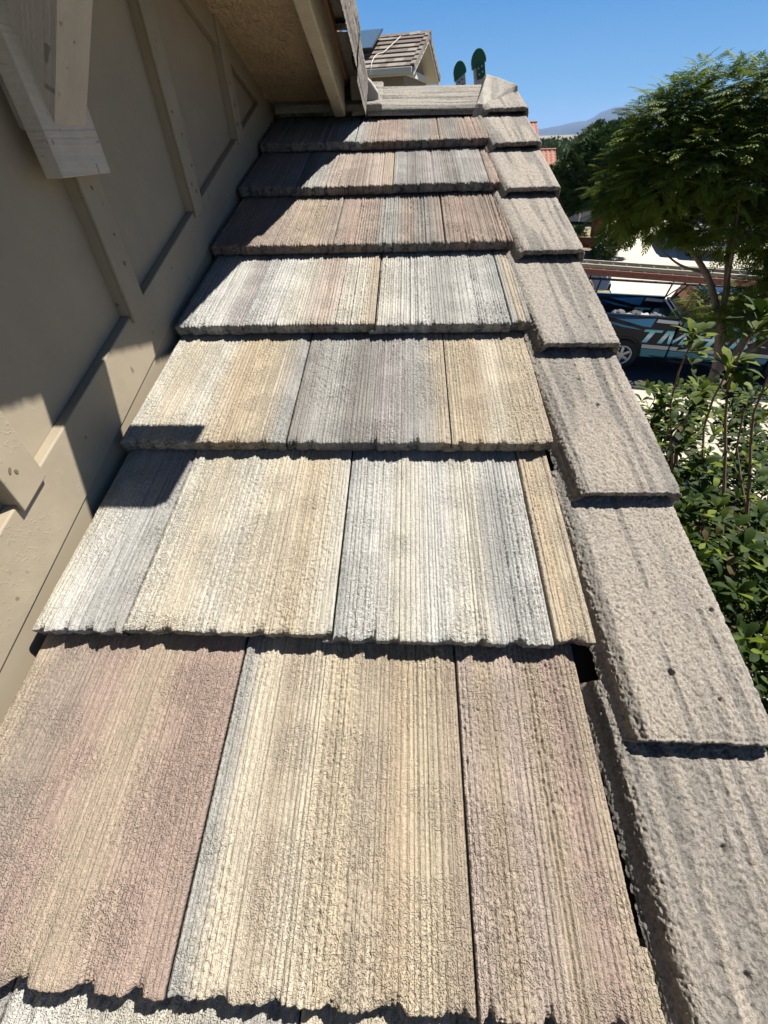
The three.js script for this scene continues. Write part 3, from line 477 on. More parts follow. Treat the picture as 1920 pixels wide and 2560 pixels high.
// ---------------------------------------------------------------- foliage
function bentLeaf(L, W, fold, droop, n = 3) { // pointed oval leaf along +x, 2 halves
  const P = [], I = []; for (let i = 0; i <= n; i++) { const t = i / n, w = W * Math.sin(Math.PI * Math.pow(t, .8)) * .5 + (i === 0 ? .0015 : 0), y = -droop * t * t * L; P.push(t * L, y, 0, t * L, y + fold * w, w, t * L, y + fold * w, -w); }
  for (let i = 0; i < n; i++) { const a = i * 3, b = a + 3; I.push(a, a + 1, b, b, a + 1, b + 1, a, b, a + 2, a + 2, b, b + 2); }
  const g = new THREE.BufferGeometry(); g.setAttribute('position', new THREE.Float32BufferAttribute(P, 3)); g.setAttribute('uv', new THREE.Float32BufferAttribute(P.flatMap((v, i) => i % 3 === 0 ? [v, P[i + 2]] : []), 2)); g.setIndex(I); g.computeVertexNormals(); return g;
}
function obovateLeaf(L, W, droop, fold) { // widest beyond the middle, raised midrib margins
  const n = 5, P = [], I = [], prof = [0.06, .3, .62, .92, .86, .06]; for (let i = 0; i <= n; i++) { const t = i / n, w = W * .5 * prof[i], y = Math.sin(t * 2.2) * .1 * L - droop * t * t * L; P.push(t * L, y, 0, t * L, y + fold * w, w, t * L, y + fold * w, -w); }
  for (let i = 0; i < n; i++) { const a = i * 3, b = a + 3; I.push(a, a + 1, b, b, a + 1, b + 1, a, b, a + 2, a + 2, b, b + 2); }
  const g = new THREE.BufferGeometry(); g.setAttribute('position', new THREE.Float32BufferAttribute(P, 3)); g.setAttribute('uv', new THREE.Float32BufferAttribute(P.flatMap((v, i) => i % 3 === 0 ? [v, P[i + 2]] : []), 2)); g.setIndex(I); g.computeVertexNormals(); return g;
}
const leafMat = (gloss = .5, tr = .25) => new THREE.MeshPhysicalMaterial({ color: 0xffffff, roughness: gloss, specularIntensity: .12, transmission: tr, thickness: 0, side: THREE.DoubleSide });
const barkMat = new THREE.MeshStandardMaterial({ map: dirtTex([112, 98, 86], .5, true), roughness: .95, bumpMap: woodBump, bumpScale: .01 });
const UPV = V(0, 1, 0);
function crownMesh(name, geo, mat, list, parent) { // list: [pos, quaternion, scale, colour]
  const m = shadowy(new THREE.InstancedMesh(geo, mat, list.length)); const mm = new THREE.Matrix4(), sc = V(1, 1, 1); list.forEach(([p, q, s, c], i) => { mm.compose(p, q, sc.setScalar(s)); m.setMatrixAt(i, mm); m.setColorAt(i, c); });
  m.name = name; m.userData.kind = 'stuff'; parent.add(m); return m;
}
const qX = (dir, roll) => { const q = new THREE.Quaternion().setFromUnitVectors(V(1, 0, 0), dir.clone().normalize()); const x = V(1, 0, 0).applyQuaternion(q), up = V(0, 1, 0).applyQuaternion(q); const want = UPV.clone().addScaledVector(x, -UPV.dot(x)).normalize(); const a = Math.atan2(x.dot(up.clone().cross(want)), up.dot(want)); return new THREE.Quaternion().setFromAxisAngle(x, a + roll).multiply(q); };
// compound (feather) leaf
const feather = (() => { const gs = [], R = .27; gs.push(tube([V(0, 0, 0), V(R * .5, .012, 0), V(R, -.03, 0)], .0022, .001, 3, 3)); for (let i = 0; i < 6; i++) { const t = .22 + .14 * i, y = .012 * Math.sin(t * 3) - .03 * t * t; for (const s of [1, -1]) { const l = bentLeaf(.085 * (1 - .25 * Math.abs(t - .5)), .027, .25, .28, 2); l.rotateY(-s * (1.05 - .35 * t)); l.translate(R * t, y, 0); gs.push(l); } } const l = bentLeaf(.08, .027, .25, .3, 2); l.translate(R, -.03, 0); gs.push(l); return merge(gs.map(g => { const q = plainGeo(g); return q; })); })();
function lobesPoints(lobes, N, seed, shell = .55) { const r = mulberry(seed), out = []; let tot = 0; const vol = lobes.map(l => tot += Math.pow(l[3] * l[4] * l[5], .67)); while (out.length < N) { const x = r() * tot; const l = lobes[vol.findIndex(v => v >= x)]; let d = V(r() * 2 - 1, r() * 2 - 1, r() * 2 - 1); if (d.lengthSq() > 1 || d.lengthSq() < .01) continue; d.normalize(); const f = shell + (1 - shell) * Math.pow(r(), .6); out.push([V(l[0] + d.x * l[3] * f, l[1] + d.y * l[4] * f, l[2] + d.z * l[5] * f), d, f]); } return out; }
{
  const T = thing('feather_leaf_tree', 'tree with drooping feathery green leaves standing beside the striped pickup truck', 'tree', [5.55, G0, -7.55]);
  const pos = T.position, L = (x, y, z) => V(x, y, z).sub(pos);
  const base = L(5.5, -4.3, -7.5), f0 = L(5.64, -2.66, -7.57), f1 = L(5.44, -1.94, -7.7);
  const limbs = [[[base, L(5.62, -3.4, -7.57), f0, f1], .105, .075], [[f1, L(5.2, -1.5, -7.85), L(4.95, -1.15, -7.95), L(4.45, -.66, -8.2), L(3.8, -.1, -8.3)], .06, .018], [[f1, L(5.3, -1.3, -7.85), L(5.12, -.75, -7.95), L(5.1, 0, -7.9), L(4.95, .9, -7.8)], .055, .015], [[f0, L(5.8, -2, -7.5), L(5.7, -1.3, -7.55), L(5.5, -.6, -7.6), L(5.6, .4, -7.4)], .06, .015], [[f0, L(6.05, -2, -7.4), L(6.4, -1.2, -7.3), L(6.7, -.3, -7.2), L(6.8, .5, -7.1)], .055, .015], [[L(5.3, -1.3, -7.85), L(4.9, -.7, -7.5), L(4.5, -.1, -7.2)], .03, .01], [[L(5.5, -.6, -7.6), L(5.9, 0, -8), L(6.1, .7, -8.2)], .03, .01], [[L(4.95, -1.15, -7.95), L(4.7, -1.1, -8.4), L(4.3, -.8, -8.8)], .025, .008], [[f0, L(6.2, -2.2, -7.9), L(6.9, -1.5, -8.1)], .035, .01]];
  part('trunk', merge(limbs.map(([p, a, b]) => tube(p, a, b, 14, 8))), barkMat, T);
  const lobes = [[4.25, .92, -8.2, .62, .42, .6], [3.9, .72, -8.15, .55, .42, .55], [3.62, .45, -8.3, .5, .42, .5], [3.58, .2, -8.5, .5, .38, .5], [3.5, -.05, -8.75, .42, .32, .42], [3.8, .1, -7.8, .6, .45, .5], [4.2, .35, -7.6, .65, .5, .55], [4.6, .72, -7.8, .65, .5, .6], [5.3, .8, -7.7, .8, .6, .8], [4.75, .1, -7.5, .7, .55, .6], [3.72, -.32, -8.55, .6, .38, .5], [3.55, -.2, -8.3, .5, .35, .45], [3.75, .65, -8.5, .5, .4, .5], [4.1, -.38, -8.3, .5, .3, .5], [4.65, -.4, -8.2, .6, .35, .5], [5, -.5, -7.6, .65, .4, .5], [5.6, -.1, -7.4, .8, .7, .7], [6.3, .2, -7.2, .9, .8, .8], [6.2, -.9, -7.2, .8, .6, .7], [4.4, .4, -8.3, .8, .55, .6], [5.2, .2, -8.3, .9, .6, .6], [5.25, -1.68, -8.1, .38, .2, .35], [5.72, -1.78, -7.8, .4, .22, .35], [5.65, -1.25, -7.5, .35, .25, .3], [5.6, -1.0, -7.2, .4, .25, .35], [5.5, -1.55, -7.7, .3, .25, .3], [6.0, -1.4, -7.3, .45, .4, .4]].map(l => [l[0] - pos.x, l[1] - pos.y, l[2] - pos.z, l[3], l[4], l[5]]);
  const r = mulberry(21), list = [], c = new THREE.Color();
  for (const [p, d, f] of lobesPoints(lobes, 2700, 22, .45)) { const k = 4 + (r() * 3 | 0); for (let i = 0; i < k; i++) { const a = r() * 6.283, dir = V(Math.cos(a), -.15 + r() * .5, Math.sin(a)).addScaledVector(d, .7); dir.y -= .18; const t = r(); list.push([p.clone().add(V(r() - .5, r() - .5, r() - .5).multiplyScalar(.12)), qX(dir, (r() - .5) * .8), .58 + r() * .4, c.clone().setRGB(.075 + .10 * t, .125 + .095 * t, .017 + .012 * r())]); } }
  crownMesh('crown', feather, leafMat(.6, .5), list, T);
}
// round dark tree across the street and others behind
const clump = (() => { const gs = [], r = mulberry(3); for (let i = 0; i < 8; i++) { const l = bentLeaf(.1, .045, .2, .2, 2); l.rotateZ((r() - .3) * 1.2); l.rotateY(r() * 6.28); l.translate((r() - .5) * .08, (r() - .5) * .08, (r() - .5) * .08); gs.push(l); } return merge(gs); })();
function roundTree(name, label, pos, base, lobes, N, seed, scale, tone, group) {
  const T = thing(name, label, 'tree', pos, 0, group); const g = base.map(([pts, a, b]) => tube(pts.map(p => V(...p)), a, b, 8, 7)); part('trunk', merge(g), barkMat, T);
  const r = mulberry(seed + 1), list = [], c = new THREE.Color(); for (const [p, d] of lobesPoints(lobes, N, seed, .72)) { const dir = V(d.x + r() - .5, d.y + r() - .2, d.z + r() - .5), t = r(); list.push([p, qX(dir, (r() - .5) * 2), scale * (.7 + r() * .7), c.clone().setRGB(tone[0] * (.6 + .7 * t), tone[1] * (.6 + .7 * t), tone[2] * (.6 + .7 * t))]); }
  crownMesh('crown', clump, leafMat(.65, .2), list, T);
}
roundTree('round_tree', 'dense dark green round tree with a leaning trunk across the street', [10.2, G0, -26.8], [[[[0, -.1, 0], [.25, .8, 0], [.1, 1.7, -.1], [-.4, 2.8, 0]], .14, .07], [[[.1, 1.7, -.1], [.6, 2.5, 0], [.9, 3.3, .1]], .07, .03], [[[.1, 1.7, -.1], [-.7, 2.3, .2], [-1.5, 3, .2]], .06, .02]], [[-1.6, 3.3, 0, 1.3, 1.1, 1.3], [-.6, 3.9, 0, 1.5, 1.1, 1.4], [.5, 3.5, .1, 1.3, 1.1, 1.3], [-.7, 2.9, .4, 1.9, .9, 1.4], [-1.9, 2.5, 0, 1.0, .8, 1], [.9, 2.7, 0, 1, .8, 1]], 4600, 41, 1.75, [.05, .085, .025]);
roundTree('round_tree', 'paler broad tree standing behind the dark round tree', [15.5, G0, -42], [[[[0, -.1, 0], [.1, 1.5, 0], [0, 3, 0]], .16, .09]], [[-1.2, 4, 0, 1.8, 1.4, 1.6], [.6, 4.2, 0, 1.9, 1.3, 1.6], [2.4, 3.7, 0, 1.7, 1.2, 1.5], [.3, 3, .5, 2.4, 1, 1.5]], 3000, 43, 2.2, [.06, .095, .03], 'trees beyond the far driveway');
roundTree('round_tree', 'small olive green tree in front of the red tiled roof', [9.7, G0, -36.5], [[[[0, -.1, 0], [.1, 1, 0], [0, 2, 0]], .1, .06]], [[0, 2.3, 0, 1.1, .9, 1], [.6, 1.7, .2, 1, .8, .9]], 1300, 45, 1.8, [.075, .10, .03], 'trees beyond the far driveway');
roundTree('round_tree', 'green tree rising beside the white motorhome', [21, G0, -33], [[[[0, -.1, 0], [.1, 1.5, 0], [0, 3, 0]], .18, .1]], [[0, 3.4, 0, 2.4, 1.8, 2], [2, 3, 0, 2, 1.6, 1.8], [-1.8, 2.8, .3, 1.8, 1.4, 1.6]], 2600, 47, 2.2, [.055, .09, .026], 'trees beyond the far driveway');
{
  const r = mulberry(301), list = [], c = new THREE.Color(); for (let i = 0; i < 4200; i++) { const az = (-5 + r() * 62) * RAD, d = 130 + r() * 260, h = (d * .0045 + 1) * Math.pow(r(), .7), t = r(); list.push([V(Math.sin(az) * d, G0 + h, -Math.cos(az) * d), qX(V(r() - .5, r(), r() - .5), r() * 6), 10 + r() * 10, c.clone().setRGB(.04 + .03 * t, .06 + .035 * t, .022 + .01 * t)]); }
  const w = crownMesh('far_wood', clump, leafMat(.8, .1), list, scene); tag(w, 'far band of trees along the foot of the hazy mountains', 'wood', null, 'stuff');
}
// garden plants by the far driveway
function bush(name, label, pos, lobes, N, seed, scale, tone, flowers) {
  const T = thing(name, label, 'bush', pos); const r = mulberry(seed), list = [], c = new THREE.Color(); for (const [p, d] of lobesPoints(lobes, N, seed, .5)) { const t = r(); list.push([p, qX(V(d.x + r() - .5, d.y + r(), d.z + r() - .5), (r() - .5) * 2), scale * (.7 + r() * .6), c.clone().setRGB(tone[0] * (.5 + t), tone[1] * (.5 + t), tone[2] * (.5 + t))]); }
  crownMesh('foliage', clump, leafMat(.65, .2), list, T);
  part('stem', merge([0, 1, 2, 3].map(k => tube([V(0, -.05, 0), V((k - 1.5) * .15, .35, (k % 2 - .5) * .3)], .02, .008, 3, 5))), barkMat, T);
  if (flowers) { const fg = new THREE.IcosahedronGeometry(.05, 1), fm = new THREE.MeshStandardMaterial({ color: lin(244, 240, 228, .8), roughness: .8 }); for (let i = 0; i < flowers; i++) { const [p, d] = lobesPoints(lobes, 1, seed * 50 + i, .98)[0]; if (d.y < -.1) continue; const m = part('flower', fg, fm, T); m.position.copy(p); m.scale.set(1, .7, 1); } }
}
bush('rose_bush', 'leafy bush dotted with white flowers beside the pale driveway', [10.35, G0, -25.6], [[0, .55, 0, .75, .6, .7], [.5, .8, .5, .6, .5, .6], [-.4, .4, .8, .6, .4, .6]], 620, 61, 1.3, [.07, .095, .03], 34);
bush('shade_bush', 'low dark bush growing beneath the round tree', [8.9, G0, -28.5], [[0, .5, 0, .8, .55, .8], [.9, .4, -.3, .6, .5, .6]], 500, 62, 1.4, [.045, .07, .022], 0);
bush('pot_plant_foliage', 'bright green plant overflowing the tall brown pot', [11.5, G0 + 1.05, -30.6], [[0, .25, 0, .55, .35, .5]], 260, 63, 1.3, [.09, .13, .035], 0);
{ const P = thing('tall_pot', 'tall reddish brown planter pot under the dark round tree', 'pot', [11.5, G0, -30.6]); const g = new THREE.LatheGeometry([[.0, 0], [.26, 0], [.30, .1], [.40, .95], [.45, 1.02], [.45, 1.1], [.38, 1.1], [.36, 1.0], [0, 1.0]].map(([a, b]) => new THREE.Vector2(a, b)), 24); part('body', g, new THREE.MeshStandardMaterial({ color: lin(120, 62, 44, .7), roughness: .8 }), P); const s = new THREE.CylinderGeometry(.36, .36, .02, 24); s.translate(0, 1.02, 0); part('soil', s, mSoil, P); }
{ const P = thing('ornamental_grass', 'feathery ornamental grass clump edging the pale driveway', 'grass', [11.0, G0, -26.2]); const b = bentLeaf(1.15, .016, .1, .35, 4), r = mulberry(71), list = [], c = new THREE.Color(); for (let i = 0; i < 520; i++) { const a = r() * 6.28, t = r(), d = V(Math.cos(a) * .5, 1 + r(), Math.sin(a) * .5); list.push([V(Math.cos(a) * .2 * r(), -.02, Math.sin(a) * .45 * r()), qX(d, r() * 6), .55 + r() * .55, c.clone().setRGB(.13 + .06 * t, .125 + .05 * t, .06 + .02 * t)]); } crownMesh('blades', b, leafMat(.7, .2), list, P); }
{ const W = thing('brick_planter', 'low reddish brick planter wall beneath the round tree', 'planter', [9.9, G0, -28.2], -.3); const bm = [lin(150, 96, 72, .6), lin(136, 86, 66, .6), lin(164, 112, 86, .6)].map(c => new THREE.MeshStandardMaterial({ color: c, roughness: .95 })), bg = box(-.098, .098, 0, .062, -.05, .05, .004), r = mulberry(9); part('mortar_core', box(-1.0, 1.0, 0, .46, -.12, -.045), M.stucco, W); for (let j = 0; j < 6; j++) for (let i = 0; i < 9; i++) { const m = part('brick', bg, bm[r() * 3 | 0], W); m.position.set(-.9 + i * .21 + (j % 2) * .1, j * .075 + .008, 0); } }

// ---------------------------------------------------------------- big leafy shrub beside the roof edge
{
  const T = thing('leafy_shrub', 'tall shrub with whorls of glossy oval leaves growing beside the roof edge', 'shrub', [2.2, G0, -1.9]); const pos = T.position, r = mulberry(91);
  const leafGs = [obovateLeaf(.088, .036, .15, .12), obovateLeaf(.096, .033, .35, .18), obovateLeaf(.076, .034, .05, .08)], c = new THREE.Color();
  const tones = [[.016, .034, .005], [.025, .047, .006], [.048, .075, .007], [.115, .15, .011], [.085, .06, .028]], mats = tones.map(t => { const m = leafMat(.55, .4); m.color.setRGB(...t); return m; });
  const wh = []; // whorls [point, up, leaves, scale]
  const hull = (x, z) => -.49 - .28 * Math.max(0, x - 1.6) - .38 * Math.max(0, z + 1.6) * 1.15 - .12 * Math.max(0, -z - 2.2) + .34 * (n2(x * 2.6 + 3, z * 2.6) - .5);
  for (let i = 0; i < 5600; i++) { const x = .95 + r() * 2.6, z = -2.9 + r() * 2.9; const depth = Math.pow(r(), 1.2) * 1.8; const y = hull(x, z) - depth; if (x < 1.0 + .25 * n2(z * 3, y * 3)) continue; wh.push([V(x, y, z), V(.35 * (r() - .5) + (x < 1.3 ? -.35 : 0), 1, .4 * (r() - .5) + .25), 5 + (r() * 4 | 0), .6 + r() * .5]); }
  // tall sprigs standing above the mass
  const sprigs = [[1.285, -.08, -1.95], [1.40, .05, -1.80], [1.30, -.38, -2.0], [1.5, -.40, -2.05], [1.50, -.02, -1.72], [1.42, -.16, -1.84]];
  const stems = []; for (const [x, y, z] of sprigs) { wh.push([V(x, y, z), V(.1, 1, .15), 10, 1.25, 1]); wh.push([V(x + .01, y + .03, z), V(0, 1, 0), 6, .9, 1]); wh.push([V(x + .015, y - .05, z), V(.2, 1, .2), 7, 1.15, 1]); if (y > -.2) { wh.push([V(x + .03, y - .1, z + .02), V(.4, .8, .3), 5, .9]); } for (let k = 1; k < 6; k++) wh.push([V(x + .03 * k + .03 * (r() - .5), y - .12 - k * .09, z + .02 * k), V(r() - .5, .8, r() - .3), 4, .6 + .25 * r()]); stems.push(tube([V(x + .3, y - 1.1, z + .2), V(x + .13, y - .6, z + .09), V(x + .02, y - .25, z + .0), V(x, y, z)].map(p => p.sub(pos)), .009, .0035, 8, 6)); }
  for (let i = 0; i < 170; i++) { const w = wh[r() * wh.length | 0][0]; const a = w.clone().sub(pos); stems.push(tube([a.clone().add(V((r() - .2) * .5, -.55 - r() * .3, (r() - .5) * .5)), a.clone().add(V((r() - .5) * .12, -.2, (r() - .5) * .12)), a], .007, .003, 5, 5)); }
  for (let k = 0; k < 7; k++) { const a = k * .9; stems.push(tube([V((k - 3) * .06, -.1, Math.cos(k) * .1), V((k - 3) * .16, 1.2, Math.cos(k * 2) * .4), V((k - 3) * .28, 2.4, Math.cos(k * 2) * .7), V((k - 3) * .33, 3.2, Math.cos(k * 2) * .9)], .035, .012, 10, 7)); }
  part('stems', merge(stems), new THREE.MeshStandardMaterial({ map: dirtTex([84, 70, 56], .5, true), roughness: .95 }), T);
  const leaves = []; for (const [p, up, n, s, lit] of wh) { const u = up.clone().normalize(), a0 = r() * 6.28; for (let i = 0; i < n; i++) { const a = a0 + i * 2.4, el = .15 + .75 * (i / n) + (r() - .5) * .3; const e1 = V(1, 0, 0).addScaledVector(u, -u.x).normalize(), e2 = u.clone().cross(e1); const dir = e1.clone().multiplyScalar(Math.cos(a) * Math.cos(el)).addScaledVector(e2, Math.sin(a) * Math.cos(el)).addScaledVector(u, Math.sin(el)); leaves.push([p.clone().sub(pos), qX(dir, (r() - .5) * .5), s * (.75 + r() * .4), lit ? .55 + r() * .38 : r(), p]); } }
  const cam = camera.position; const inView = p => { const d = p.clone().sub(cam); return Math.atan2(d.x, -d.z) < .85; };
  const ranked = leaves.map((l, i) => [inView(l[4]) ? l[4].distanceTo(cam) + (l[4].y < hull(l[4].x, l[4].z) - .25 ? 2 : 0) : 99, i]).sort((a, b) => a[0] - b[0]); const near = new Set(ranked.slice(0, 300).map(e => e[1])); const rest = [[], [], []];
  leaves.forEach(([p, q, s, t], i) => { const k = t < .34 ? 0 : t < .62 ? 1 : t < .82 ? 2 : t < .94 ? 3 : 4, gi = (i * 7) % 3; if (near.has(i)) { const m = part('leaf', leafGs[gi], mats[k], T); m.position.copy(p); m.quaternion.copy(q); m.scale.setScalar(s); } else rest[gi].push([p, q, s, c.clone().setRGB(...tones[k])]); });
  rest.forEach((l, i) => crownMesh('foliage', leafGs[i], leafMat(.55, .4), l, T));
}
// ---------------------------------------------------------------- vehicles
const mGlass = new THREE.MeshPhysicalMaterial({ color: lin(24, 28, 32), roughness: .06, metalness: 0, clearcoat: 1 });
const mTyre = new THREE.MeshStandardMaterial({ color: lin(34, 34, 36), roughness: .9 }), mRim = new THREE.MeshStandardMaterial({ color: lin(170, 172, 176), roughness: .35, metalness: .7 }), mBlack = new THREE.MeshStandardMaterial({ color: lin(22, 22, 24), roughness: .6 });
const mChrome = new THREE.MeshStandardMaterial({ color: lin(200, 202, 206), roughness: .2, metalness: .9 }), mLampW = new THREE.MeshPhysicalMaterial({ color: lin(220, 222, 226, .7), roughness: .15, clearcoat: 1 }), mLampR = new THREE.MeshPhysicalMaterial({ color: lin(150, 24, 20, .7), roughness: .2, clearcoat: 1 });
const carPaint = (r, g, b, k = 1) => new THREE.MeshPhysicalMaterial({ color: lin(r, g, b, k), roughness: .35, clearcoat: .8, clearcoatRoughness: .1 });
// side silhouette (x forward, y up) extruded across z0..z1 with rounded edges
function sideExtrude(pts, z0, z1, bevel = .03, arches = []) {
  const s = new THREE.Shape(); s.moveTo(...pts[0]);
  for (let i = 1; i < pts.length; i++) s.lineTo(...pts[i]);
  for (const [ax, ay, r] of arches) { s.lineTo(ax + r, ay); s.absarc(ax, ay, r, 0, Math.PI, false); }
  s.closePath();
  const g = new THREE.ExtrudeGeometry(s, { depth: z1 - z0 - 2 * bevel, bevelEnabled: bevel > 0, bevelSize: bevel, bevelThickness: bevel, bevelOffset: -bevel, bevelSegments: 3, curveSegments: 14 }); g.translate(0, 0, z0 + bevel); return g;
}
function wheel(parent, x, z, R, w, out) {
  const W = new THREE.Group(); W.name = 'wheel'; W.position.set(x, R, z); parent.add(W);
  const t = new THREE.LatheGeometry([[R * .64, -w / 2], [R * .93, -w / 2], [R, -w / 2 + .03], [R, w / 2 - .03], [R * .93, w / 2], [R * .64, w / 2]].map(([a, b]) => new THREE.Vector2(a, b)), 36); t.rotateX(Math.PI / 2); part('tyre', t, mTyre, W);
  const gs = []; const ring = new THREE.TorusGeometry(R * .6, .035, 8, 32); ring.translate(0, 0, out * w * .38); gs.push(ring); const back = new THREE.CylinderGeometry(R * .63, R * .63, .03, 28); back.rotateX(Math.PI / 2); back.translate(0, 0, -out * .05); gs.push(back);
  for (let k = 0; k < 6; k++) { const b = box(-.035, .035, .05, R * .6, -.02, .02, .01); b.rotateZ(k * Math.PI / 3); b.translate(0, 0, out * w * .36); gs.push(b); } const hub = new THREE.CylinderGeometry(.07, .08, .06, 16); hub.rotateX(Math.PI / 2); hub.translate(0, 0, out * w * .36); gs.push(hub);
  part('rim', merge(gs), mRim, W);
}
{ // ---- wrapped pickup truck with ladder rack
  const T = thing('pickup_truck', 'black and teal wrapped pickup truck with a ladder rack parked in the street', 'truck', TO, HEAD);
  const cv = document.createElement('canvas'); cv.width = 2048; cv.height = 512; const x = cv.getContext('2d');
  const X = u => (u + 1.3) / 6.2 * 2048, Y = v => 512 - (v - .3) / 1.1 * 512;
  x.fillStyle = '#10131d'; x.fillRect(0, 0, 2048, 512);
  const poly = (col, pts) => { x.fillStyle = col; x.beginPath(); pts.forEach(([a, b], i) => i ? x.lineTo(X(a), Y(b)) : x.moveTo(X(a), Y(b))); x.closePath(); x.fill(); };
  poly('#1b3558', [[-1.3, 1.4], [.2, 1.4], [-.4, 1.1], [-1.3, .95]]); poly('#3f86b0', [[-1.2, 1.33], [-.2, 1.28], [.5, 1.34], [.45, 1.13], [.1, 1.16], [-.5, 1.26]]); poly('#10131d', [[-.5, 1.31], [.2, 1.16], [.3, 1.1], [-.9, 1.28]]); poly('#3c83a2', [[-.6, 1.22], [.1, 1.1], [.3, 1.05], [-.2, 1.1]]);
  poly('#c9ccd2', [[.55, 1.33], [1.1, 1.3], [1.08, 1.23], [.53, 1.25]]); poly('#4a93a6', [[1.15, 1.33], [1.5, 1.3], [1.35, 1.17], [1.15, 1.2]]); poly('#c9ccd2', [[1.5, 1.2], [1.75, 1.34], [1.95, 1.34], [1.72, 1.2]]); poly('#3f86b0', [[1.9, 1.25], [2.6, 1.34], [2.3, 1.1], [1.95, 1.12]]);
  poly('#3d7d88', [[.4, .3], [4.9, .3], [4.9, .56], [.4, .60]]); poly('#b9b7ae', [[.4, .62], [4.9, .58], [4.9, .66], [.4, .71]]);
  for (let i = 0; i < 9; i++) poly('#12202a', [[.9 + i * .42, .34 + .02 * i % .07], [1.5 + i * .42, .50], [1.1 + i * .42, .44], [.6 + i * .42, .46]]);
  const gr = x.createLinearGradient(0, -150, 0, 0); gr.addColorStop(0, '#58b2bd'); gr.addColorStop(.5, '#dfe9ea'); gr.addColorStop(1, '#5fb7c0');
  x.save(); x.translate(X(.2), Y(.76)); x.transform(1.3, 0, -.3, 1, 0, 0); x.font = 'bold 205px sans-serif'; x.fillStyle = gr; x.strokeStyle = '#05070b'; x.lineWidth = 10; x.strokeText('TMH-R', 0, 0); x.fillText('TMH-R', 0, 0); x.restore();
  const tex = new THREE.CanvasTexture(cv); tex.colorSpace = THREE.SRGBColorSpace; const wrap = new THREE.MeshPhysicalMaterial({ map: tex, roughness: .55, clearcoat: .15, specularIntensity: .5 }), paint = carPaint(16, 18, 26);
  const sideUV = g => { const q = g.index ? g.toNonIndexed() : g, p = q.attributes.position, uv = new Float32Array(p.count * 2); for (let i = 0; i < p.count; i++) { uv[2 * i] = (p.getX(i) + 1.3) / 6.2; uv[2 * i + 1] = (p.getY(i) - .3) / 1.1; } q.setAttribute('uv', new THREE.BufferAttribute(uv, 2)); return q; };
  // bed sides with wheel arch, floor, tailgate, bulkhead
  for (const [z0, z1] of [[-.07, 0], [-1.99, -1.92]]) part('bed_side', sideUV(sideExtrude([[-1.22, .52], [-1.25, 1.36], [1.02, 1.36], [1.02, .40], [.44, .40]], z0, z1, .018, [[0, .40, .44]].map(a => [a[0], .42, .44]))), wrap, T);
  part('bed_floor', box(-1.2, 1.0, .62, .7, -1.93, -.06), mBlack, T); part('tailgate', box(-1.27, -1.2, .6, 1.35, -1.9, -.09, .02), paint, T); part('bulkhead', box(.98, 1.03, .6, 1.33, -1.9, -.09), paint, T);
  part('bed_rail', box(-1.22, 1.0, 1.362, 1.39, -.075, -.002, .01), paint, T); part('bed_rail', box(-1.22, 1.0, 1.362, 1.39, -1.99, -1.915, .01), carPaint(60, 90, 96), T);
  // cab and front end
  part('cab_body', sideUV(sideExtrude([[1.06, .38], [1.06, 1.37], [3.35, 1.33], [4.75, 1.22], [4.85, .95], [4.83, .45], [4.2, .42]], -1.99, 0, .04, [[3.68, .42, .45]])), wrap, T);
  part('cab_roof', sideExtrude([[1.1, 1.37], [1.32, 1.9], [1.75, 1.95], [2.6, 1.93], [3.35, 1.36]], -1.88, -.11, .06), paint, T);
  for (const z of [-.108, -1.886]) for (const pts of [[[1.28, 1.42], [1.42, 1.83], [2.05, 1.87], [2.05, 1.42]], [[2.13, 1.42], [2.13, 1.87], [2.58, 1.86], [3.2, 1.42]]]) part('side_window', sideExtrude(pts, z - .004, z + .006, 0), mGlass, T);
  { const rw = box(-.004, .004, 0, .46, -1.7, -.28); rw.rotateZ(-.4); rw.translate(1.122, 1.42, 0); part('rear_window', rw, mGlass, T); const ws = box(-.004, .004, 0, .86, -1.75, -.24); ws.rotateZ(.92); ws.translate(3.325, 1.385, 0); part('windscreen', ws, mGlass, T); }
  for (const px of [1.08, 2.09]) { part('door_handle', box(px + .14, px + .34, 1.12, 1.16, -.002, .035, .01), mBlack, T); }
  part('wing_mirror', box(3.05, 3.2, 1.36, 1.58, .02, .2, .03), mBlack, T); part('brake_light', box(1.26, 1.31, 1.9, 1.945, -1.15, -.85, .008), mLampR, T);
  part('grille', box(4.84, 4.88, .7, 1.1, -1.5, -.5, .01), mChrome, T); for (const z of [-1.85, -.4]) part('headlight', box(4.74, 4.86, .85, 1.08, z, z + .26, .03), mLampW, T);
  part('front_bumper', box(4.8, 4.98, .42, .66, -1.96, -.03, .04), mChrome, T); part('rear_bumper', box(-1.42, -1.27, .5, .68, -1.95, -.04, .03), mChrome, T); part('tail_light', box(-1.26, -1.2, .85, 1.3, -.085, .004, .01), mLampR, T); part('step_bar', tube([V(1.1, .36, .05), V(3.2, .36, .05)], .04, .04, 2, 8), mBlack, T);
  part('underbody', box(-1.15, 4.7, .34, .6, -1.8, -.2), mBlack, T); part('wheel_well', box(-.5, .5, .45, .95, -.4, -.08), mBlack, T);
  for (const xw of [0, 3.68]) { wheel(T, xw, -.13, .39, .25, 1); wheel(T, xw, -1.86, .39, .25, -1); }
  // rack
  const rk = new THREE.Group(); rk.name = 'ladder_rack'; T.add(rk); const bar = (a, b, r = .022) => part('bar', tube([V(...a), V(...b)], r, r, 1, 8), mBlack, rk);
  for (const z of [-.06, -1.93]) { bar([-1.1, 1.36, z], [-1.0, 2.12, z - .0]); bar([1.0, 1.36, z], [1.12, 2.08, z]); bar([1.0, 1.36, z], [1.75, 2.08, z], .016); bar([-1.25, 2.14, z], [3.9, 2.06, z], .026); }
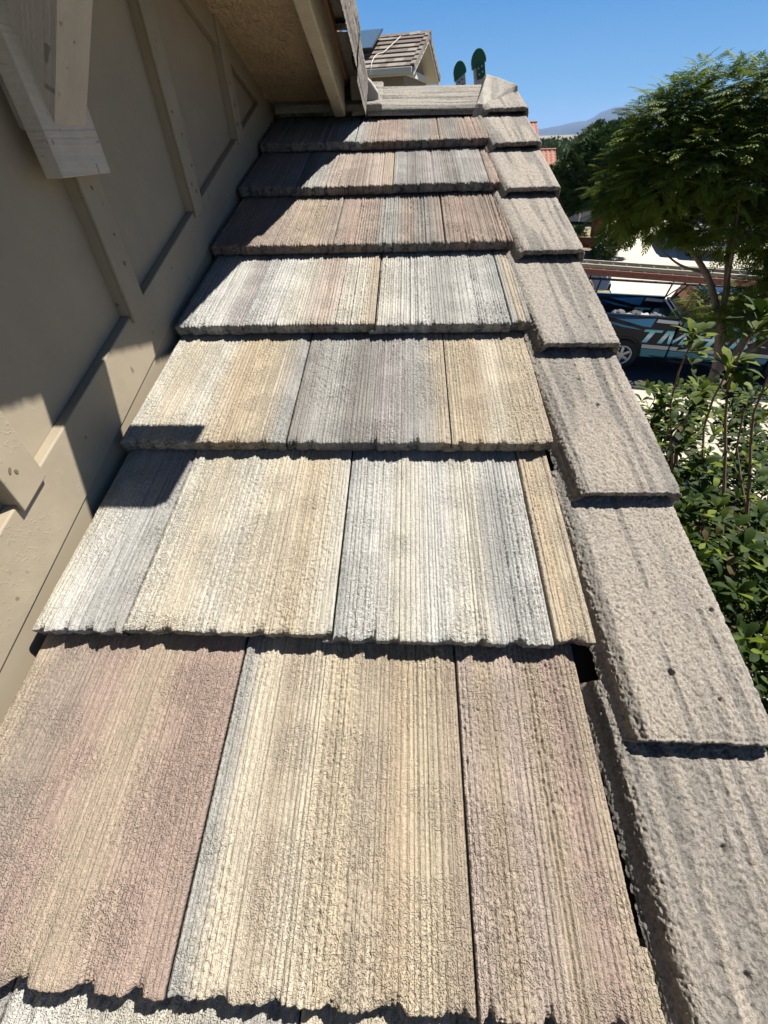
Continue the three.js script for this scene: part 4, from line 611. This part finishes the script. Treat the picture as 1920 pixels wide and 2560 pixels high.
  for (const xx of [-1, 1.1, 2.6, 3.8]) bar([xx, 2.12 - .016 * xx, -.06], [xx, 2.12 - .016 * xx, -1.93]);
  // cargo in the bed
  const tubeRoll = thing('cargo_roll', 'white roll of sheeting lying in the bed of the pickup truck', 'roll'); T.updateMatrixWorld(true); const wp = (a, b, c) => T.localToWorld(V(a, b, c));
  part('roll', tube([wp(-1.1, 1.12, -.5), wp(-.1, 1.12, -.45)], .09, .09, 2, 14), new THREE.MeshStandardMaterial({ color: lin(214, 214, 210, .6), roughness: .8 }), tubeRoll);
  const r = mulberry(17), sackM = [lin(190, 188, 182, .55), lin(90, 92, 96, .6), lin(60, 56, 54, .7), lin(150, 152, 156, .5)];
  for (let i = 0; i < 7; i++) { const g = lumpPlain(.16 + r() * .1, .09 + r() * .05, .13 + r() * .08, i + 30); const o = thing('cargo_bundle', ['crumpled white bundle lying beside the white roll in the truck bed', 'charcoal bundle lying between white and grey bundles in the truck bed', 'light grey bundle in the middle of the truck bed', 'brownish black bundle lying past the light grey one in the truck bed', 'white bundle nearest the cab side of the truck bed', 'charcoal bundle tucked against the truck bulkhead', 'light grey bundle pressed against the back of the truck cab'][i], 'bundle', [0, 0, 0], 0, 'loose gear in the truck bed'); const w = wp(-.5 + i * .22, 1.14 + .05 * (i % 2), -.35 - r() * .5); part('bundle', g, new THREE.MeshStandardMaterial({ color: sackM[i % 2 ? 1 + (i % 4 > 1 ? 1 : 0) : (i % 4 ? 3 : 0)], roughness: .85 }), o); o.position.copy(w); }
  // ladders on the rack
  const ladder = (label, mat, zA, zB, x0, x1, yA, yB, depth, rungs, holes) => { const Lg = thing('rack_ladder', label, 'ladder', TO, HEAD); const n = Math.atan2(yB - yA, x1 - x0); const inner = (g) => { g.rotateZ(n); g.translate(x0, yA, 0); return g; }; const len = Math.hypot(x1 - x0, yB - yA);
    for (const z of [zA, zB]) { part('side_rail', inner(merge([box(0, len, 0, depth, z - .004, z + .004), box(0, len, 0, .008, z - .028, z + .006), box(0, len, depth - .008, depth, z - .028, z + .006)])), mat, Lg); }
    for (let k = 0; k < rungs; k++) part('rung', inner(box(.2 + k * .305, .235 + k * .305, depth * .35, depth * .65, Math.min(zA, zB), Math.max(zA, zB), .006)), mChrome, Lg);
    if (holes) for (let k = 0; k < rungs; k++) { const c = new THREE.CylinderGeometry(.012, .012, .006, 8); c.rotateX(Math.PI / 2); c.translate(.217 + k * .305, depth * .5, zA + .008); part('rivet', inner(c), mBlack, Lg); } };
  ladder('reddish brown fibreglass ladder strapped to the near side of the truck rack', new THREE.MeshStandardMaterial({ color: lin(150, 92, 74, .62), roughness: .6 }), .05, -.4, -1.5, 4.4, 2.24, 2.04, .13, 19, true);
  ladder('pale tan ladder lying beyond the brown one on the truck rack', new THREE.MeshStandardMaterial({ color: lin(206, 194, 160, .7), roughness: .6 }), -.16, -.62, -1.6, 4.2, 2.36, 2.17, .075, 18, false);
}
function lumpPlain(a, b, c, s) { const g = new THREE.IcosahedronGeometry(1, 4), p = g.attributes.position; for (let i = 0; i < p.count; i++) { const x = p.getX(i), y = p.getY(i), z = p.getZ(i), f = 1 + .5 * (n2(x * 2.4 + s, y * 2.4 + z * 1.7) - .5) + .2 * (n2(x * 7 + s, z * 7) - .5); p.setXYZ(i, x * a * f, y * b * f, z * c * f); } g.computeVertexNormals(); return g; }
{ // ---- motorhome across the street, its cab facing the road
  const T = thing('motorhome', 'white motorhome with blue swoosh graphics parked beside the pale driveway', 'motorhome', [15.7, G0, -26.3], HEAD - 1.62); // local +x points to its front
  const white = carPaint(224, 226, 228, .62), cv = document.createElement('canvas'); cv.width = 1024; cv.height = 512; const x = cv.getContext('2d'); x.fillStyle = '#c6c9cd'; x.fillRect(0, 0, 1024, 512);
  const sw = (c, o, w) => { x.fillStyle = c; x.beginPath(); x.moveTo(0, 330 + o); x.quadraticCurveTo(420, 350 + o, 1000, 150 + o); x.quadraticCurveTo(600, 330 + o + w, 0, 350 + o + w); x.fill(); }; sw('#2b3a5c', 0, 30); sw('#5f6f8c', 60, 18); sw('#23304c', 100, 12);
  const tx = new THREE.CanvasTexture(cv); tx.colorSpace = THREE.SRGBColorSpace; const sideM = new THREE.MeshPhysicalMaterial({ map: tx, roughness: .4, clearcoat: .5 });
  part('coach_body', box(-5.6, 0, .55, 3.0, -1.15, 1.15, .06), white, T); part('over_cab', sideExtrude([[-.1, 1.95], [-.1, 3.0], [.75, 2.9], [1.0, 2.5], [.95, 2.05]], -1.12, 1.12, .1), white, T);
  for (const z of [1.152, -1.156]) part('graphic_panel', box(-5.4, -.1, .7, 1.9, z, z + .004), sideM, T);
  for (const [a, b] of [[-4.6, -3.6], [-2.6, -1.5]]) { part('window', box(a, b, 1.75, 2.4, 1.16, 1.18, .02), mGlass, T); part('window', box(a, b, 1.75, 2.4, -1.18, -1.16, .02), mGlass, T); } part('entry_door', box(-1.2, -.5, .7, 2.5, 1.158, 1.18, .01), white, T);
  part('cab', sideExtrude([[0, .5], [0, 2.0], [.55, 2.0], [1.05, 1.45], [2.0, 1.28], [2.12, 1.05], [2.12, .5], [1.85, .48]], -1.0, 1.0, .05, [[1.35, .48, .46]]), white, T);
  { const w = box(-.004, .004, 0, .68, -.85, .85); w.rotateZ(.75); w.translate(1.06, 1.49, 0); part('windscreen', w, new THREE.MeshPhysicalMaterial({ color: lin(60, 84, 110), roughness: .05, clearcoat: 1 }), T); }
  for (const z of [.96, -.996]) part('side_window', sideExtrude([[.08, 1.45], [.08, 1.9], [.5, 1.9], [.92, 1.45]], z + .03, z + .045, 0), mGlass, T);
  const gr = new THREE.Group(); gr.name = 'grille'; T.add(gr); part('surround', box(2.1, 2.15, .68, 1.12, -.62, .62, .02), mChrome, gr); for (let i = 0; i < 3; i++) part('slat', box(2.152, 2.165, .74 + i * .13, .80 + i * .13, -.56, .56, .005), mBlack, gr); { const e = new THREE.CylinderGeometry(.1, .1, .02, 24); e.rotateZ(Math.PI / 2); e.scale(1, .5, 1.2); e.translate(2.175, .9, 0); part('oval_badge', e, carPaint(36, 52, 96), gr); }
  for (const z of [-.95, .65]) { const hl = part('headlight', box(2.06, 2.14, .72, 1.1, z, z + .3, .03), mLampW, T); part('inner_lens', box(2.142, 2.15, .78, .9, z + .04, z + .26), mBlack, hl); }
  part('front_bumper', box(2.08, 2.3, .38, .62, -1.02, 1.02, .04), mChrome, T); for (const z of [1.05, -1.35]) part('wing_mirror', box(.75, .9, 1.45, 1.85, z, z + .3, .04), mBlack, T);
  for (const xx of [1.35, -3.6]) { wheel(T, xx, .88, .4, .26, 1); wheel(T, xx, -.88, .4, .26, -1); }
}
function suv(label, pos, turn, paint, group) {
  const T = thing('parked_car', label, 'car', pos, turn, group);
  part('body', sideExtrude([[-2.3, .45], [-2.35, 1.0], [-2.2, 1.12], [1.0, 1.08], [2.05, .95], [2.3, .75], [2.28, .4], [1.85, .38]], -.93, .93, .07, [[1.42, .38, .4], [-1.4, .38, .4]]), paint, T);
  part('cabin', sideExtrude([[-2.2, 1.1], [-1.95, 1.65], [-1.5, 1.74], [.0, 1.72], [1.0, 1.09]], -.82, .82, .08), paint, T);
  for (const z of [.815, -.825]) for (const p of [[[-1.95, 1.14], [-1.78, 1.58], [-.95, 1.63], [-.95, 1.14]], [[-.88, 1.14], [-.88, 1.63], [-.05, 1.62], [.75, 1.14]]]) part('side_window', sideExtrude(p, z, z + .01, 0), mGlass, T);
  { const w = box(-.004, .004, 0, 1.02, -.7, .7); w.rotateZ(.98); w.translate(.985, 1.13, 0); part('windscreen', w, mGlass, T); const b = box(-.004, .004, 0, .5, -.7, .7); b.rotateZ(-.42); b.translate(-2.2, 1.16, 0); part('rear_window', b, mGlass, T); }
  for (const z of [-.9, .62]) { part('headlight', box(2.15, 2.3, .72, .86, z, z + .28, .03), mLampW, T); part('tail_light', box(-2.38, -2.28, .85, 1.05, z, z + .28, .02), mLampR, T); } part('bumper', box(2.2, 2.38, .38, .62, -.88, .88, .05), mBlack, T); part('grille', box(2.28, 2.32, .62, .78, -.5, .5, .01), mBlack, T);
  for (const x of [1.42, -1.4]) { wheel(T, x, .8, .36, .22, 1); wheel(T, x, -.8, .36, .22, -1); }
}
suv('white car parked at the kerb across the street behind the truck bed', [5.55, G0, -18.9], HEAD, carPaint(216, 220, 226, .62));
{ // ---- portable storage container
  const T = thing('storage_container', 'white portable storage container with a red lettered band behind the trees', 'container', [12.6, G0, -37.6], -.28); const cv = document.createElement('canvas'); cv.width = 512; cv.height = 128; const x = cv.getContext('2d'); x.fillStyle = '#7d1f24'; x.fillRect(0, 0, 512, 128); x.fillStyle = '#f0efec'; x.font = 'bold 130px sans-serif'; x.fillText('POD', 22, 112);
  const tx = new THREE.CanvasTexture(cv); tx.colorSpace = THREE.SRGBColorSpace; part('box', box(-2.2, 2.2, .1, 2.5, -1.2, 1.2, .04), carPaint(206, 208, 210, .6), T); const g = new THREE.PlaneGeometry(2.5, .62); g.translate(-.75, 1.62, 1.206); part('lettered_band', g, new THREE.MeshStandardMaterial({ map: tx, roughness: .6 }), T); for (const a of [-2.1, 0, 2.1]) part('rib', box(a - .05, a + .05, .12, 2.48, 1.2, 1.225, .006), mChrome, T); part('skid', box(-2.1, 2.1, 0, .1, -1, 1), mBlack, T);
}
//END
renderer.render(scene, camera);
